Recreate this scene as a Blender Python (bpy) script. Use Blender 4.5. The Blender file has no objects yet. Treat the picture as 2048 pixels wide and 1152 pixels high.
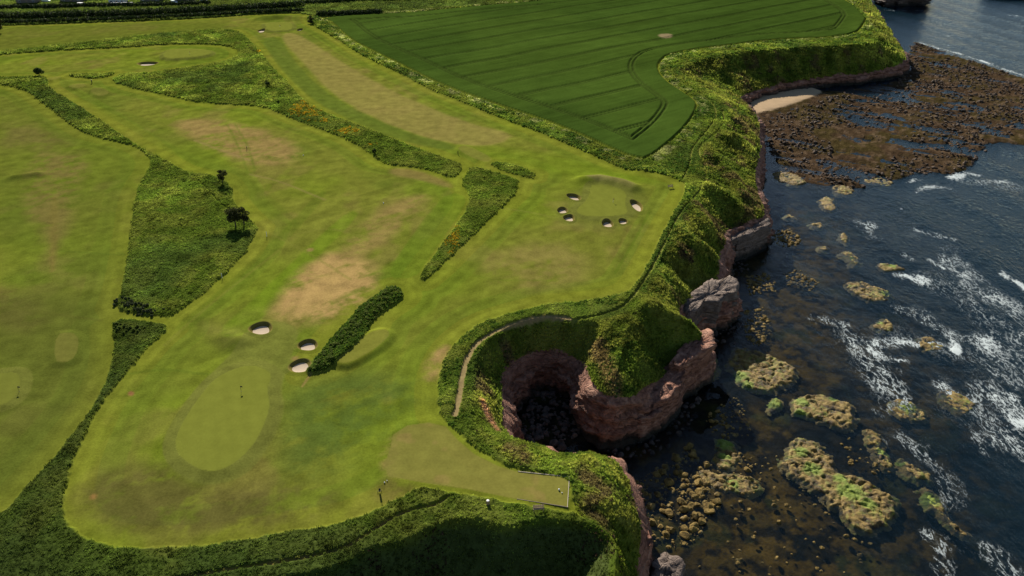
import bpy, math, random
import numpy as np
from mathutils import Vector, Matrix
random.seed(7); rng = np.random.default_rng(7)
scene = bpy.context.scene
C = scene.collection

# ------------------------------------------------------------------ camera
F = 1577.0; CAMH = 100.0; PITCH = math.radians(30)
cam_d = bpy.data.cameras.new('camera'); cam = bpy.data.objects.new('camera', cam_d); C.objects.link(cam)
cam_d.sensor_width = 36.0; cam_d.lens = 36.0 * F / 2048.0
cam_d.clip_start = 1.0; cam_d.clip_end = 20000.0
cam.location = (0, 0, CAMH); cam.rotation_euler = (math.radians(60), 0, 0)
scene.camera = cam

# ------------------------------------------------------------------ sky, sun, exposure
SUN_AZ = math.radians(-15.0); SUN_EL = math.radians(29.0)
w = bpy.data.worlds.new('World'); scene.world = w; w.use_nodes = True
nt = w.node_tree; nt.nodes.clear()
sky = nt.nodes.new('ShaderNodeTexSky'); sky.sky_type = 'NISHITA'; sky.sun_disc = False
sky.sun_elevation = SUN_EL; sky.sun_rotation = SUN_AZ; sky.altitude = 50; sky.air_density = 1.0; sky.dust_density = 0.2
bg = nt.nodes.new('ShaderNodeBackground'); bg.inputs['Strength'].default_value = 0.05
wo = nt.nodes.new('ShaderNodeOutputWorld')
nt.links.new(sky.outputs[0], bg.inputs[0]); nt.links.new(bg.outputs[0], wo.inputs[0])
sun_dir = Vector((math.sin(SUN_AZ) * math.cos(SUN_EL), math.cos(SUN_AZ) * math.cos(SUN_EL), math.sin(SUN_EL)))
sd = bpy.data.lights.new('sun', 'SUN'); sd.energy = 4.6; sd.angle = math.radians(0.5); sd.color = (1.0, 0.93, 0.80)
so = bpy.data.objects.new('sun', sd); C.objects.link(so); so.location = (0, 0, 300)
so.rotation_euler = (-sun_dir).to_track_quat('-Z', 'Y').to_euler()
scene.view_settings.view_transform = 'Standard'; scene.view_settings.look = 'None'
scene.view_settings.gamma = 1.0; scene.view_settings.use_curve_mapping = False
scene.view_settings.exposure = 0.85

# ------------------------------------------------------------------ helpers
SEA = -17.0
cp, sp_ = math.cos(PITCH), math.sin(PITCH)
def px2w(px, py, z=0.0):
    """a point of the photograph -> a point of the place at height z"""
    a = (np.asarray(px, float) - 1024.0) / F; b = (576.0 - np.asarray(py, float)) / F
    dy = cp + b * sp_; dz = -sp_ + b * cp
    t = (np.asarray(z, float) - CAMH) / dz
    return a * t, dy * t
def P(pts, z=0.0):
    a = np.array(pts, float)
    zz = a[:, 2] if a.shape[1] > 2 else z
    x, y = px2w(a[:, 0], a[:, 1], zz)
    return np.stack([x, y], 1)
def sm(e0, e1, x):
    t = np.clip((x - e0) / (e1 - e0), 0, 1); return t * t * (3 - 2 * t)
_tab = [np.random.default_rng(100 + i).random((256, 256)) for i in range(6)]
def vn(x, y, s=0):
    t = _tab[s % 6]; xi = np.floor(x).astype(np.int64); yi = np.floor(y).astype(np.int64)
    fx = x - xi; fy = y - yi; fx = fx * fx * (3 - 2 * fx); fy = fy * fy * (3 - 2 * fy)
    a = t[xi & 255, yi & 255]; b = t[(xi + 1) & 255, yi & 255]; c = t[xi & 255, (yi + 1) & 255]; d = t[(xi + 1) & 255, (yi + 1) & 255]
    return (a * (1 - fx) + b * fx) * (1 - fy) + (c * (1 - fx) + d * fx) * fy
def fbm(x, y, o=4, s=0):
    r = 0; a = 0.5; n = 0
    for i in range(o):
        r = r + a * vn(x * 2 ** i + 17.3 * i, y * 2 ** i - 9.1 * i, s + i); n += a; a *= 0.5
    return r / n
def smooth_poly(p, it=2, closed=True):
    p = np.asarray(p, float)
    for _ in range(it):
        if closed:
            q = np.roll(p, -1, 0); p = np.stack([0.75 * p + 0.25 * q, 0.25 * p + 0.75 * q], 1).reshape(-1, p.shape[1])
        else:
            a, b = p[:-1], p[1:]
            m = np.stack([0.75 * a + 0.25 * b, 0.25 * a + 0.75 * b], 1).reshape(-1, p.shape[1])
            p = np.concatenate([p[:1], m, p[-1:]])
    return p
def seg_dist(pl, X, Y, closed, vals=None):
    """distance to polyline (flat arrays); optional value interpolated along it; arc length"""
    n = len(pl); m = n if closed else n - 1
    best = np.full(X.shape, 1e18); bv = np.zeros(X.shape) if vals is not None else None
    for i in range(m):
        a = pl[i]; b = pl[(i + 1) % n]; d = b - a; L = d @ d
        if L < 1e-12: continue
        t = np.clip(((X - a[0]) * d[0] + (Y - a[1]) * d[1]) / L, 0, 1)
        q = (X - a[0] - t * d[0]) ** 2 + (Y - a[1] - t * d[1]) ** 2
        k = q < best
        best[k] = q[k]
        if vals is not None:
            v = vals[i] + t * (vals[(i + 1) % n] - vals[i]); bv[k] = v[k]
    return (np.sqrt(best), bv) if vals is not None else np.sqrt(best)
def inside(pl, X, Y):
    r = np.zeros(X.shape, bool); n = len(pl)
    for i in range(n):
        x1, y1 = pl[i]; x2, y2 = pl[(i + 1) % n]
        if y1 == y2: continue
        k = ((y1 > Y) != (y2 > Y)) & (X < (x2 - x1) * (Y - y1) / (y2 - y1) + x1)
        r ^= k
    return r
def sdf(pl, X, Y, margin=12.0):
    """signed distance, positive inside; clipped to -margin outside the bounding box"""
    X = np.asarray(X, float); Y = np.asarray(Y, float); sh = X.shape; X = X.ravel(); Y = Y.ravel()
    out = np.full(X.shape, -float(margin))
    lo = pl.min(0) - margin; hi = pl.max(0) + margin
    k = np.where((X > lo[0]) & (X < hi[0]) & (Y > lo[1]) & (Y < hi[1]))[0]
    if len(k):
        x, y = X[k], Y[k]; d = seg_dist(pl, x, y, True)
        out[k] = np.where(inside(pl, x, y), d, np.maximum(-d, -margin))
    return out.reshape(sh)
def ldist(pl, X, Y, margin=12.0):
    X = np.asarray(X, float); Y = np.asarray(Y, float); sh = X.shape; X = X.ravel(); Y = Y.ravel()
    out = np.full(X.shape, float(margin)); lo = pl.min(0) - margin; hi = pl.max(0) + margin
    k = np.where((X > lo[0]) & (X < hi[0]) & (Y > lo[1]) & (Y < hi[1]))[0]
    if len(k): out[k] = np.minimum(margin, seg_dist(pl, X[k], Y[k], False))
    return out.reshape(sh)

# ------------------------------------------------------------------ materials
def mat(name):
    m = bpy.data.materials.new(name); m.use_nodes = True; t = m.node_tree
    return m, t, t.nodes['Principled BSDF']
def nd(t, ty, **kw):
    n = t.nodes.new(ty)
    for k, v in kw.items():
        if k in n.inputs: n.inputs[k].default_value = v
        else: setattr(n, k, v)
    return n
def mixc(t, blend='MIX'):
    n = t.nodes.new('ShaderNodeMix'); n.data_type = 'RGBA'; n.blend_type = blend; return n
def ramp(t, stops):
    n = t.nodes.new('ShaderNodeValToRGB'); e = n.color_ramp.elements
    while len(e) < len(stops): e.new(0.5)
    for i, (p, c) in enumerate(stops):
        e[i].position = p; e[i].color = c if len(c) == 4 else (*c, 1)
    return n
def coords(t, scale=(1, 1, 1)):
    g = nd(t, 'ShaderNodeNewGeometry'); m = nd(t, 'ShaderNodeMapping'); m.inputs['Scale'].default_value = scale
    t.links.new(g.outputs['Position'], m.inputs['Vector']); return m.outputs[0]
def simple(name, col, rough=0.8, var=0.25, scale=3.0, bump=0.0, spec=0.2):
    m, t, b = mat(name)
    n = nd(t, 'ShaderNodeTexNoise', Scale=scale, Detail=5.0); t.links.new(coords(t), n.inputs['Vector'])
    r = ramp(t, [(0.25, tuple(c * (1 - var) for c in col)), (0.75, tuple(min(1, c * (1 + var)) for c in col))])
    t.links.new(n.outputs['Fac'], r.inputs[0]); t.links.new(r.outputs[0], b.inputs['Base Color'])
    b.inputs['Roughness'].default_value = rough; b.inputs['Specular IOR Level'].default_value = spec
    if bump:
        bp = nd(t, 'ShaderNodeBump', Strength=bump, Distance=0.05); t.links.new(n.outputs['Fac'], bp.inputs['Height']); t.links.new(bp.outputs[0], b.inputs['Normal'])
    return m
def turf(name, s1=0.9, s2=0.18, amp=0.22, bump=0.25, bdist=0.06):
    """grass sheet: its own colour attribute, broken by grain of two sizes"""
    m, t, b = mat(name)
    a = nd(t, 'ShaderNodeAttribute', attribute_name='col')
    n1 = nd(t, 'ShaderNodeTexNoise', Scale=s1, Detail=6.0, Roughness=0.65); t.links.new(coords(t), n1.inputs['Vector'])
    n2 = nd(t, 'ShaderNodeTexNoise', Scale=s2, Detail=4.0); t.links.new(coords(t), n2.inputs['Vector'])
    ad = nd(t, 'ShaderNodeMath', operation='ADD'); t.links.new(n1.outputs['Fac'], ad.inputs[0]); t.links.new(n2.outputs['Fac'], ad.inputs[1])
    mr = nd(t, 'ShaderNodeMapRange'); mr.inputs['From Min'].default_value = 0.7; mr.inputs['From Max'].default_value = 1.3
    mr.inputs['To Min'].default_value = 1 - amp; mr.inputs['To Max'].default_value = 1 + amp
    t.links.new(ad.outputs[0], mr.inputs['Value'])
    mx = mixc(t, 'MULTIPLY'); mx.inputs['Factor'].default_value = 1.0
    t.links.new(a.outputs['Color'], mx.inputs['A']); t.links.new(mr.outputs[0], mx.inputs['B'])
    t.links.new(mx.outputs['Result'], b.inputs['Base Color'])
    b.inputs['Roughness'].default_value = 1.0; b.inputs['Specular IOR Level'].default_value = 0.0
    bp = nd(t, 'ShaderNodeBump', Strength=bump, Distance=bdist); t.links.new(n1.outputs['Fac'], bp.inputs['Height']); t.links.new(bp.outputs[0], b.inputs['Normal'])
    return m
def leafy(name, transl=0.35, fixed=None):
    """foliage: tint handed over by the plant's own instance attribute or one fixed colour"""
    m, t, b = mat(name); out = t.nodes['Material Output']
    oi = nd(t, 'ShaderNodeObjectInfo')
    if fixed is None:
        a = nd(t, 'ShaderNodeAttribute', attribute_name='tint', attribute_type='INSTANCER'); src = a.outputs['Color']
    else:
        r = nd(t, 'ShaderNodeRGB'); r.outputs[0].default_value = (*fixed, 1); src = r.outputs[0]
    n = nd(t, 'ShaderNodeTexNoise', Scale=2.3, Detail=3.0); t.links.new(coords(t), n.inputs['Vector'])
    mr = nd(t, 'ShaderNodeMapRange'); mr.inputs['From Min'].default_value = 0.3; mr.inputs['From Max'].default_value = 0.7
    mr.inputs['To Min'].default_value = 0.6; mr.inputs['To Max'].default_value = 1.4
    t.links.new(n.outputs['Fac'], mr.inputs['Value'])
    mx = mixc(t, 'MULTIPLY'); mx.inputs['Factor'].default_value = 1.0
    t.links.new(src, mx.inputs['A']); t.links.new(mr.outputs[0], mx.inputs['B'])
    t.links.new(mx.outputs['Result'], b.inputs['Base Color']); b.inputs['Roughness'].default_value = 0.8; b.inputs['Specular IOR Level'].default_value = 0.1
    tr = nd(t, 'ShaderNodeBsdfTranslucent'); t.links.new(mx.outputs['Result'], tr.inputs['Color'])
    ms = nd(t, 'ShaderNodeMixShader'); ms.inputs[0].default_value = transl
    t.links.new(b.outputs[0], ms.inputs[1]); t.links.new(tr.outputs[0], ms.inputs[2]); t.links.new(ms.outputs[0], out.inputs[0])
    return m
def rock_mat(name, cols, strata=True, wet=None, scale=0.5):
    m, t, b = mat(name)
    v = coords(t)
    n = nd(t, 'ShaderNodeTexNoise', Scale=scale, Detail=8.0, Roughness=0.6); t.links.new(v, n.inputs['Vector'])
    fac = n.outputs['Fac']
    if strata:
        sx = nd(t, 'ShaderNodeSeparateXYZ'); t.links.new(v, sx.inputs[0])
        n3 = nd(t, 'ShaderNodeTexNoise', Scale=0.12, Detail=3.0); t.links.new(v, n3.inputs['Vector'])
        ma = nd(t, 'ShaderNodeMath', operation='MULTIPLY_ADD'); ma.inputs[1].default_value = 5.0
        t.links.new(n3.outputs['Fac'], ma.inputs[0]); t.links.new(sx.outputs['Z'], ma.inputs[2])
        n4 = nd(t, 'ShaderNodeTexNoise', noise_dimensions='1D', Scale=1.1, Detail=5.0); t.links.new(ma.outputs[0], n4.inputs['W'])
        av = nd(t, 'ShaderNodeMath', operation='ADD'); t.links.new(n.outputs['Fac'], av.inputs[0]); t.links.new(n4.outputs['Fac'], av.inputs[1])
        hf = nd(t, 'ShaderNodeMath', operation='MULTIPLY'); hf.inputs[1].default_value = 0.5; t.links.new(av.outputs[0], hf.inputs[0]); fac = hf.outputs[0]
    r = ramp(t, cols); t.links.new(fac, r.inputs[0]); col = r.outputs[0]
    if wet:   # weed and wet band above the tide line: a growth on the stone itself
        sx2 = nd(t, 'ShaderNodeSeparateXYZ'); t.links.new(v, sx2.inputs[0])
        jj = nd(t, 'ShaderNodeMath', operation='MULTIPLY_ADD'); jj.inputs[1].default_value = 3.0; t.links.new(n.outputs['Fac'], jj.inputs[0]); t.links.new(sx2.outputs['Z'], jj.inputs[2])
        mr = nd(t, 'ShaderNodeMapRange'); mr.inputs['From Min'].default_value = SEA + 4.6; mr.inputs['From Max'].default_value = SEA + 2.6
        t.links.new(jj.outputs[0], mr.inputs['Value'])
        mx = mixc(t); t.links.new(mr.outputs[0], mx.inputs['Factor']); t.links.new(col, mx.inputs['A']); mx.inputs['B'].default_value = (*wet, 1); col = mx.outputs['Result']
    t.links.new(col, b.inputs['Base Color']); b.inputs['Roughness'].default_value = 0.85; b.inputs['Specular IOR Level'].default_value = 0.25
    n5 = nd(t, 'ShaderNodeTexNoise', Scale=2.2, Detail=8.0, Roughness=0.7); t.links.new(v, n5.inputs['Vector'])
    hsrc = n5.outputs['Fac']
    if strata:   # open joints and bedding partings
        mpj = nd(t, 'ShaderNodeMapping'); mpj.inputs['Scale'].default_value = (.55, .55, 1.0); t.links.new(v, mpj.inputs['Vector'])
        vj = nd(t, 'ShaderNodeTexVoronoi', feature='DISTANCE_TO_EDGE', Scale=1.0); t.links.new(mpj.outputs[0], vj.inputs['Vector'])
        cj = nd(t, 'ShaderNodeMapRange'); cj.inputs['From Max'].default_value = .07; t.links.new(vj.outputs['Distance'], cj.inputs['Value'])
        hb = nd(t, 'ShaderNodeMath', operation='MULTIPLY_ADD'); hb.inputs[1].default_value = 2.2; t.links.new(n4.outputs['Fac'], hb.inputs[0]); t.links.new(n5.outputs['Fac'], hb.inputs[2])
        hc = nd(t, 'ShaderNodeMath', operation='MULTIPLY_ADD'); hc.inputs[1].default_value = .6; t.links.new(cj.outputs[0], hc.inputs[0]); t.links.new(hb.outputs[0], hc.inputs[2]); hsrc = hc.outputs[0]
    bp = nd(t, 'ShaderNodeBump', Strength=0.9, Distance=0.45); t.links.new(hsrc, bp.inputs['Height']); t.links.new(bp.outputs[0], b.inputs['Normal'])
    return m

# ------------------------------------------------------------------ mesh builders
def fast_mesh(name, V, faces, k):
    me = bpy.data.meshes.new(name); V = np.ascontiguousarray(V, np.float32); faces = np.ascontiguousarray(faces, np.int32)
    me.vertices.add(len(V)); me.vertices.foreach_set('co', V.ravel())
    nf = len(faces); me.loops.add(nf * k); me.loops.foreach_set('vertex_index', faces.ravel())
    me.polygons.add(nf); me.polygons.foreach_set('loop_start', np.arange(0, nf * k, k, dtype=np.int32))
    me.update(calc_edges=True); return me
def set_col(me, col, name='col'):
    a = me.color_attributes.new(name, 'FLOAT_COLOR', 'POINT')
    c = np.ones((len(me.vertices), 4), np.float32); c[:, :col.shape[1]] = col; a.data.foreach_set('color', c.ravel())
def set_f(me, v, name):
    a = me.attributes.new(name, 'FLOAT', 'POINT'); a.data.foreach_set('value', np.ascontiguousarray(v, np.float32))
def obj(name, me, m=None, parent=None, loc=None, **props):
    o = bpy.data.objects.new(name, me); C.objects.link(o)
    if m is not None and me is not None: me.materials.append(m)
    if parent is not None: o.parent = parent
    if loc is not None: o.location = loc
    for k, v in props.items(): o[k] = v
    return o
def thing(name, label, cat, loc, rz=0.0, group=None):
    o = bpy.data.objects.new(name, None); C.objects.link(o); o.location = loc; o.rotation_euler = (0, 0, rz); o.empty_display_size = 0.3
    o['label'] = label; o['category'] = cat
    if group: o['group'] = group
    return o
class MB:
    def __init__(s): s.v = []; s.f = []
    def add(s, v, f):
        n = len(s.v); s.v += [tuple(x) for x in v]; s.f += [tuple(i + n for i in q) for q in f]; return s
    def box(s, x0, x1, y0, y1, z0, z1, bv=0.0):
        v = [(x0, y0, z0), (x1, y0, z0), (x1, y1, z0), (x0, y1, z0), (x0, y0, z1), (x1, y0, z1), (x1, y1, z1), (x0, y1, z1)]
        return s.add(v, [(0, 3, 2, 1), (4, 5, 6, 7), (0, 1, 5, 4), (1, 2, 6, 5), (2, 3, 7, 6), (3, 0, 4, 7)])
    def tube(s, pts, rad, n=8):
        pts = [Vector(p) for p in pts]; v = []; f = []
        for i, p in enumerate(pts):
            d = (pts[min(i + 1, len(pts) - 1)] - pts[max(i - 1, 0)]).normalized()
            a = d.orthogonal().normalized(); b = d.cross(a); r = rad[i] if hasattr(rad, '__len__') else rad
            for k in range(n):
                t = 2 * math.pi * k / n; v.append(p + a * math.cos(t) * r + b * math.sin(t) * r)
        for i in range(len(pts) - 1):
            for k in range(n): f.append((i * n + k, i * n + (k + 1) % n, (i + 1) * n + (k + 1) % n, (i + 1) * n + k))
        f.append(tuple(reversed(range(n)))); f.append(tuple(range((len(pts) - 1) * n, len(pts) * n)))
        return s.add(v, f)
    def lathe(s, prof, n=14, c=(0, 0)):
        v = []; f = []
        for r, z in prof:
            for k in range(n): t = 2 * math.pi * k / n; v.append((c[0] + r * math.cos(t), c[1] + r * math.sin(t), z))
        for i in range(len(prof) - 1):
            for k in range(n): f.append((i * n + k, i * n + (k + 1) % n, (i + 1) * n + (k + 1) % n, (i + 1) * n + k))
        f.append(tuple(reversed(range(n)))); f.append(tuple(range((len(prof) - 1) * n, len(prof) * n)))
        return s.add(v, f)
    def build(s, name, m, parent=None, smooth=False, **props):
        me = bpy.data.meshes.new(name); me.from_pydata(s.v, [], s.f); me.update()
        if smooth: me.polygons.foreach_set('use_smooth', [True] * len(me.polygons))
        return obj(name, me, m, parent, **props)

# ------------------------------------------------------------------ layout traced on the ground of the place
# rim of the cliffs: x, y in the photograph and the height of the rim
LIP = [(1650, -70, -6), (1712, -20, -6), (1745, 5, -6), (1766, 40, -7), (1786, 75, -8), (1808, 104, -9), (1815, 128, -11),
       (1740, 150, -13), (1660, 157, -13), (1600, 163, -13), (1545, 174, -13), (1500, 187, -13), (1478, 197, -12), (1462, 199, -9), (1458, 194, -6), (1478, 196, -5),
       (1497, 209, -5), (1513, 230, -6), (1521, 252, -8), (1522, 285, -8), (1521, 318, -8), (1512, 350, -8), (1517, 385, -8), (1529, 415, -8),
       (1535, 436, -8), (1502, 448, -8), (1468, 458, -8), (1450, 470, -8), (1457, 492, -7), (1441, 515, -8), (1444, 540, -8), (1436, 560, -7),
       (1462, 566, -7), (1466, 580, -7.5), (1452, 592, -8), (1420, 598, -8), (1392, 604, -8), (1372, 616, -8), (1360, 634, -7), (1364, 650, -6),
       (1386, 658, -6), (1412, 674, -6.5), (1416, 690, -7), (1388, 706, -7.5), (1352, 724, -8), (1330, 738, -8), (1345, 752, -9), (1325, 770, -9), (1296, 782, -8),
       (1272, 797, -6.5), (1240, 802, -5.5), (1212, 798, -5.5), (1190, 786, -5.5), (1174, 762, -6), (1163, 734, -7),
       (1150, 728, -8.5), (1122, 724, -8.8), (1098, 716, -8.8), (1066, 722, -8.8), (1032, 737, -8.5), (1012, 756, -8), (1008, 785, -7.5), (1012, 830, -7),
       (1014, 866, -7), (1034, 889, -7), (1064, 897, -7), (1093, 897, -7), (1112, 911, -7), (1132, 916, -7), (1160, 911, -7), (1186, 908, -7), (1196, 916, -7),
       (1237, 924, -7), (1252, 946, -7.5), (1266, 978, -8), (1276, 1012, -8.5), (1283, 1041, -9), (1292, 1076, -10), (1290, 1110, -11), (1284, 1150, -12), (1280, 1240, -14)]
LIPa = np.array(LIP, float)
LIPw = np.concatenate([P(LIP), LIPa[:, 2:3]], 1)
LIPw = np.concatenate([[[LIPw[0, 0] + 60, 5000, -6], [LIPw[0, 0] + 20, LIPw[0, 1] + 40, -6]], LIPw, [[LIPw[-1, 0] - 2, 30, -15]]])
LIPs = smooth_poly(LIPw, 1, False)
LIPpoly = np.concatenate([LIPs[:, :2], [[-6000, 30], [-6000, 5000]]])
# break of slope: seaward edge of the level ground
TOP = [(1600, -70), (1662, -30), (1700, 5), (1733, 40), (1755, 72), (1748, 90), (1640, 94), (1500, 102), (1425, 114), (1372, 131), (1350, 148), (1362, 162), (1405, 178),
       (1440, 200), (1452, 222), (1452, 245), (1432, 274), (1398, 296), (1396, 325), (1404, 352), (1396, 390), (1370, 420), (1345, 465), (1318, 525), (1296, 570), (1258, 622), (1200, 641), (1150, 643),
       (1100, 632), (1050, 640), (1000, 660), (966, 690), (950, 725), (938, 770), (930, 830), (938, 870), (985, 915), (1050, 945), (1144, 960), (1146, 1020), (1165, 1040), (1200, 1056), (1236, 1085), (1232, 1141), (1226, 1240)]
TOPw = P(TOP); TOPw = np.concatenate([[[TOPw[0, 0] + 40, 5000]], TOPw, [[TOPw[-1, 0], 30]]])
TOPs = smooth_poly(TOPw, 2, False)
TOPpoly = np.concatenate([TOPs, [[-6000, 30], [-6000, 5000]]])
GULLY = smooth_poly(P([(400, 1190), (520, 1165), (640, 1146), (700, 1127), (737, 1099), (798, 1090), (837, 1070), (883, 1049), (944, 1038), (985, 1050), (1017, 1058), (1066, 1042), (1139, 1044), (1190, 1052), (1232, 1082), (1226, 1141), (1222, 1300), (400, 1400)]), 1)
SPURS = [P([(1396, 297), (1413, 327), (1440, 322), (1472, 356), (1490, 380)], -2), P([(1451, 248), (1479, 252), (1502, 265), (1519, 282)], -3), P([(1440, 290), (1472, 283), (1496, 289), (1518, 314)], -3),
         P([(1410, 390), (1450, 395), (1490, 410), (1525, 425)], -3), P([(1350, 480), (1390, 500), (1430, 500)], -3), P([(1300, 575), (1340, 600), (1360, 625)], -3),
         P([(1290, 640), (1340, 650), (1375, 655)], -3),
         P([(1420, 108), (1440, 135)], -3), P([(1520, 100), (1575, 150)], -5), P([(1650, 95), (1680, 118)], -4), P([(1745, 80), (1790, 95)], -3),
         P([(1365, 410), (1395, 440), (1420, 470)], -3)]
HOLLOWS = [((1325, 695), 5.5, 2.2), ((1170, 690), 2.6, 1.0), ((1400, 555), 8, 3.0), ((1285, 780), 4, 1.2), ((1130, 622), 4, 1.4), ((1375, 545), 5, 2.0), ((1455, 425), 8, 2.0)]
# long grass
ROUGH = {
 'a': [(0, 158), (75, 153), (100, 160), (92, 172), (120, 190), (170, 220), (230, 260), (275, 290), (340, 325), (375, 345), (440, 355), (455, 366), (468, 385), (465, 400), (482, 422), (530, 470), (355, 641), (285, 628), (228, 620),
       (245, 580), (255, 520), (262, 450), (268, 400), (275, 375), (285, 355), (299, 335), (300, 315), (280, 295), (250, 285), (200, 275), (160, 262), (110, 225), (80, 200), (50, 180), (0, 168), (-90, 160), (-90, 150)],
 'b': [(222, 637), (290, 640), (345, 655), (300, 690), (240, 760), (200, 810), (165, 880), (140, 940), (128, 1000), (133, 1048), (175, 1082), (260, 1100), (400, 1094), (550, 1072), (680, 1050), (750, 1022), (800, 996), (835, 978), (885, 984), (940, 994), (1030, 1010), (1130, 1024), (1200, 1040), (1240, 1090), (1230, 1200), (-200, 1320), (-250, 1150),
       (0, 1035), (45, 985), (100, 925), (150, 862), (195, 800), (220, 740), (228, 690)],
 'c': [(-60, 113), (0, 104), (110, 92), (219, 80), (342, 65), (462, 58), (489, 70), (520, 103), (547, 137), (581, 171), (602, 198), (633, 219), (700, 246), (733, 256), (805, 284), (874, 311), (923, 328), (921, 345), (904, 359), (874, 345), (819, 332), (788, 330), (761, 323), (730, 298), (685, 274), (600, 246),
       (581, 236), (520, 210), (410, 207), (342, 192), (274, 178), (217, 162), (248, 146), (291, 147), (342, 140), (427, 128), (472, 116), (480, 103), (462, 92), (410, 88), (342, 88), (239, 96), (103, 103), (0, 109), (-60, 118)],
 'd': [(943, 334), (994, 347), (1055, 367), (950, 466), (850, 565), (835, 558), (855, 528), (892, 477), (914, 448), (936, 415), (939, 393), (921, 367), (932, 349)],
 'e': [(972, 332), (998, 322), (1071, 345), (1064, 362)],
 'f': [(612, 34), (622, 48), (679, 79), (713, 106), (764, 130), (819, 157), (874, 186), (942, 212), (1028, 246), (1113, 280), (1181, 308), (1233, 332), (1250, 340), (1300, 345), (1365, 362), (1372, 378), (1362, 400), (1330, 455), (1300, 520), (1270, 575), (1235, 590), (1180, 600), (1100, 606), (1030, 622), (960, 645), (915, 680), (890, 715), (875, 760), (876, 820), (892, 848), (918, 868), (945, 895), (1000, 928), (1040, 942), (1138, 955), (1146, 1020), (1240, 1000), (1260, 920), (1100, 870), (1100, 700), (1300, 650), (1500, 480),
       (1560, 300), (1540, 220), (1450, 150), (1500, 125), (1800, 125), (1830, 90), (1760, 0), (1700, -40), (1660, -20), (1705, 8), (1738, 30), (1728, 52), (1712, 70), (1650, 77), (1550, 82), (1450, 94), (1380, 102), (1337, 112), (1320, 126), (1317, 140), (1332, 160), (1362, 180), (1390, 200), (1397, 216), (1376, 250), (1332, 292), (1292, 320), (1270, 318), (1233, 304), (1164, 274), (1079, 239), (993, 212), (894, 178), (812, 137), (761, 113), (699, 79), (662, 44), (634, 34)],
 'g': [(130, 150), (170, 148), (215, 147), (232, 143), (222, 150), (200, 157), (160, 156)],
 't': [(-400, 52), (0, 52), (100, 48), (200, 44), (340, 40), (430, 35), (520, 28), (600, 25), (640, 34), (760, 28), (839, 25), (976, 11), (1100, -1), (1250, -15), (1250, -60), (-400, -60)],
}
ROUGH['h'] = [(772, 578), (795, 572), (808, 589), (800, 602), (770, 620), (746, 640), (740, 655), (728, 680), (700, 708), (662, 738), (628, 750), (612, 747), (622, 732), (644, 702), (682, 655), (720, 615), (750, 594)]
ROUGHw = {k: smooth_poly(P(v), 1) for k, v in ROUGH.items()}
CROP = smooth_poly(P([(640, 36), (662, 42), (699, 77), (761, 111), (812, 135), (894, 176), (993, 210), (1079, 237), (1164, 272), (1233, 302), (1270, 316), (1292, 318), (1330, 291), (1374, 250), (1394, 216), (1388, 201), (1360, 181), (1330, 161), (1314, 140), (1317, 125), (1335, 110), (1380, 100), (1450, 92), (1550, 80), (1650, 75), (1710, 68), (1725, 50), (1735, 30), (1702, 8), (1650, -20), (1450, -32), (1250, -14), (1100, 0), (976, 12), (839, 26), (760, 29)]), 1)
GREENS = [('near', [(466, 742), (505, 733), (541, 747), (543, 764), (534, 782), (541, 813), (534, 843), (514, 887), (483, 922), (448, 944), (413, 949), (378, 931), (354, 909), (352, 878), (374, 835), (404, 791), (431, 760)], .35),
          ('cliff', [(1185, 371), (1212, 371), (1238, 379), (1253, 387), (1251, 402), (1251, 413), (1256, 426), (1241, 431), (1212, 434), (1180, 434), (1162, 431), (1152, 423), (1158, 415), (1174, 401), (1180, 387), (1181, 375)], .3),
          ('upper', [(328, 108), (345, 101), (400, 101), (425, 106), (418, 113), (385, 118), (330, 122)], 1.0),
          ('far', [(530, 47), (580, 46), (586, 52), (584, 61), (537, 63), (532, 55)], .6),
          ('left', [(-30, 752), (0, 749), (30, 745), (41, 755), (38, 780), (22, 804), (0, 813), (-30, 815)], .3)]
TEES = [('cove', [(815, 854), (858, 848), (892, 856), (916, 883), (949, 911), (997, 935), (1035, 946), (1138, 957.5), (1134, 1017.5), (1083, 1009), (1026, 1001), (940, 983), (844, 969), (777, 957), (769, 935), (781, 897), (786, 873)], .55),
        ('strip', [(765, 663), (780, 668), (778, 680), (750, 705), (700, 733), (680, 733), (675, 722), (700, 700), (740, 670)], .8),
        ('left', [(112, 670), (145, 665), (160, 680), (152, 715), (130, 727), (108, 722)], .35),
        ('upper', [(137, 172), (165, 168), (175, 172), (160, 178), (140, 177)], .5), ('upper', [(178, 185), (195, 178), (222, 185), (210, 193), (196, 194)], .5),
        ('mid', [(922, 292), (940, 294), (986, 318), (975, 328), (940, 315), (915, 300)], .25), ('west', [(92, 159), (110, 155), (125, 154), (118, 160), (100, 163)], .4)]
GREENw = [smooth_poly(P(g[1]), 1) for g in GREENS]
TEEw = [P(t[1]) if t[0] == 'cove' else smooth_poly(P(t[1]), 1) for t in TEES]
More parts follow.
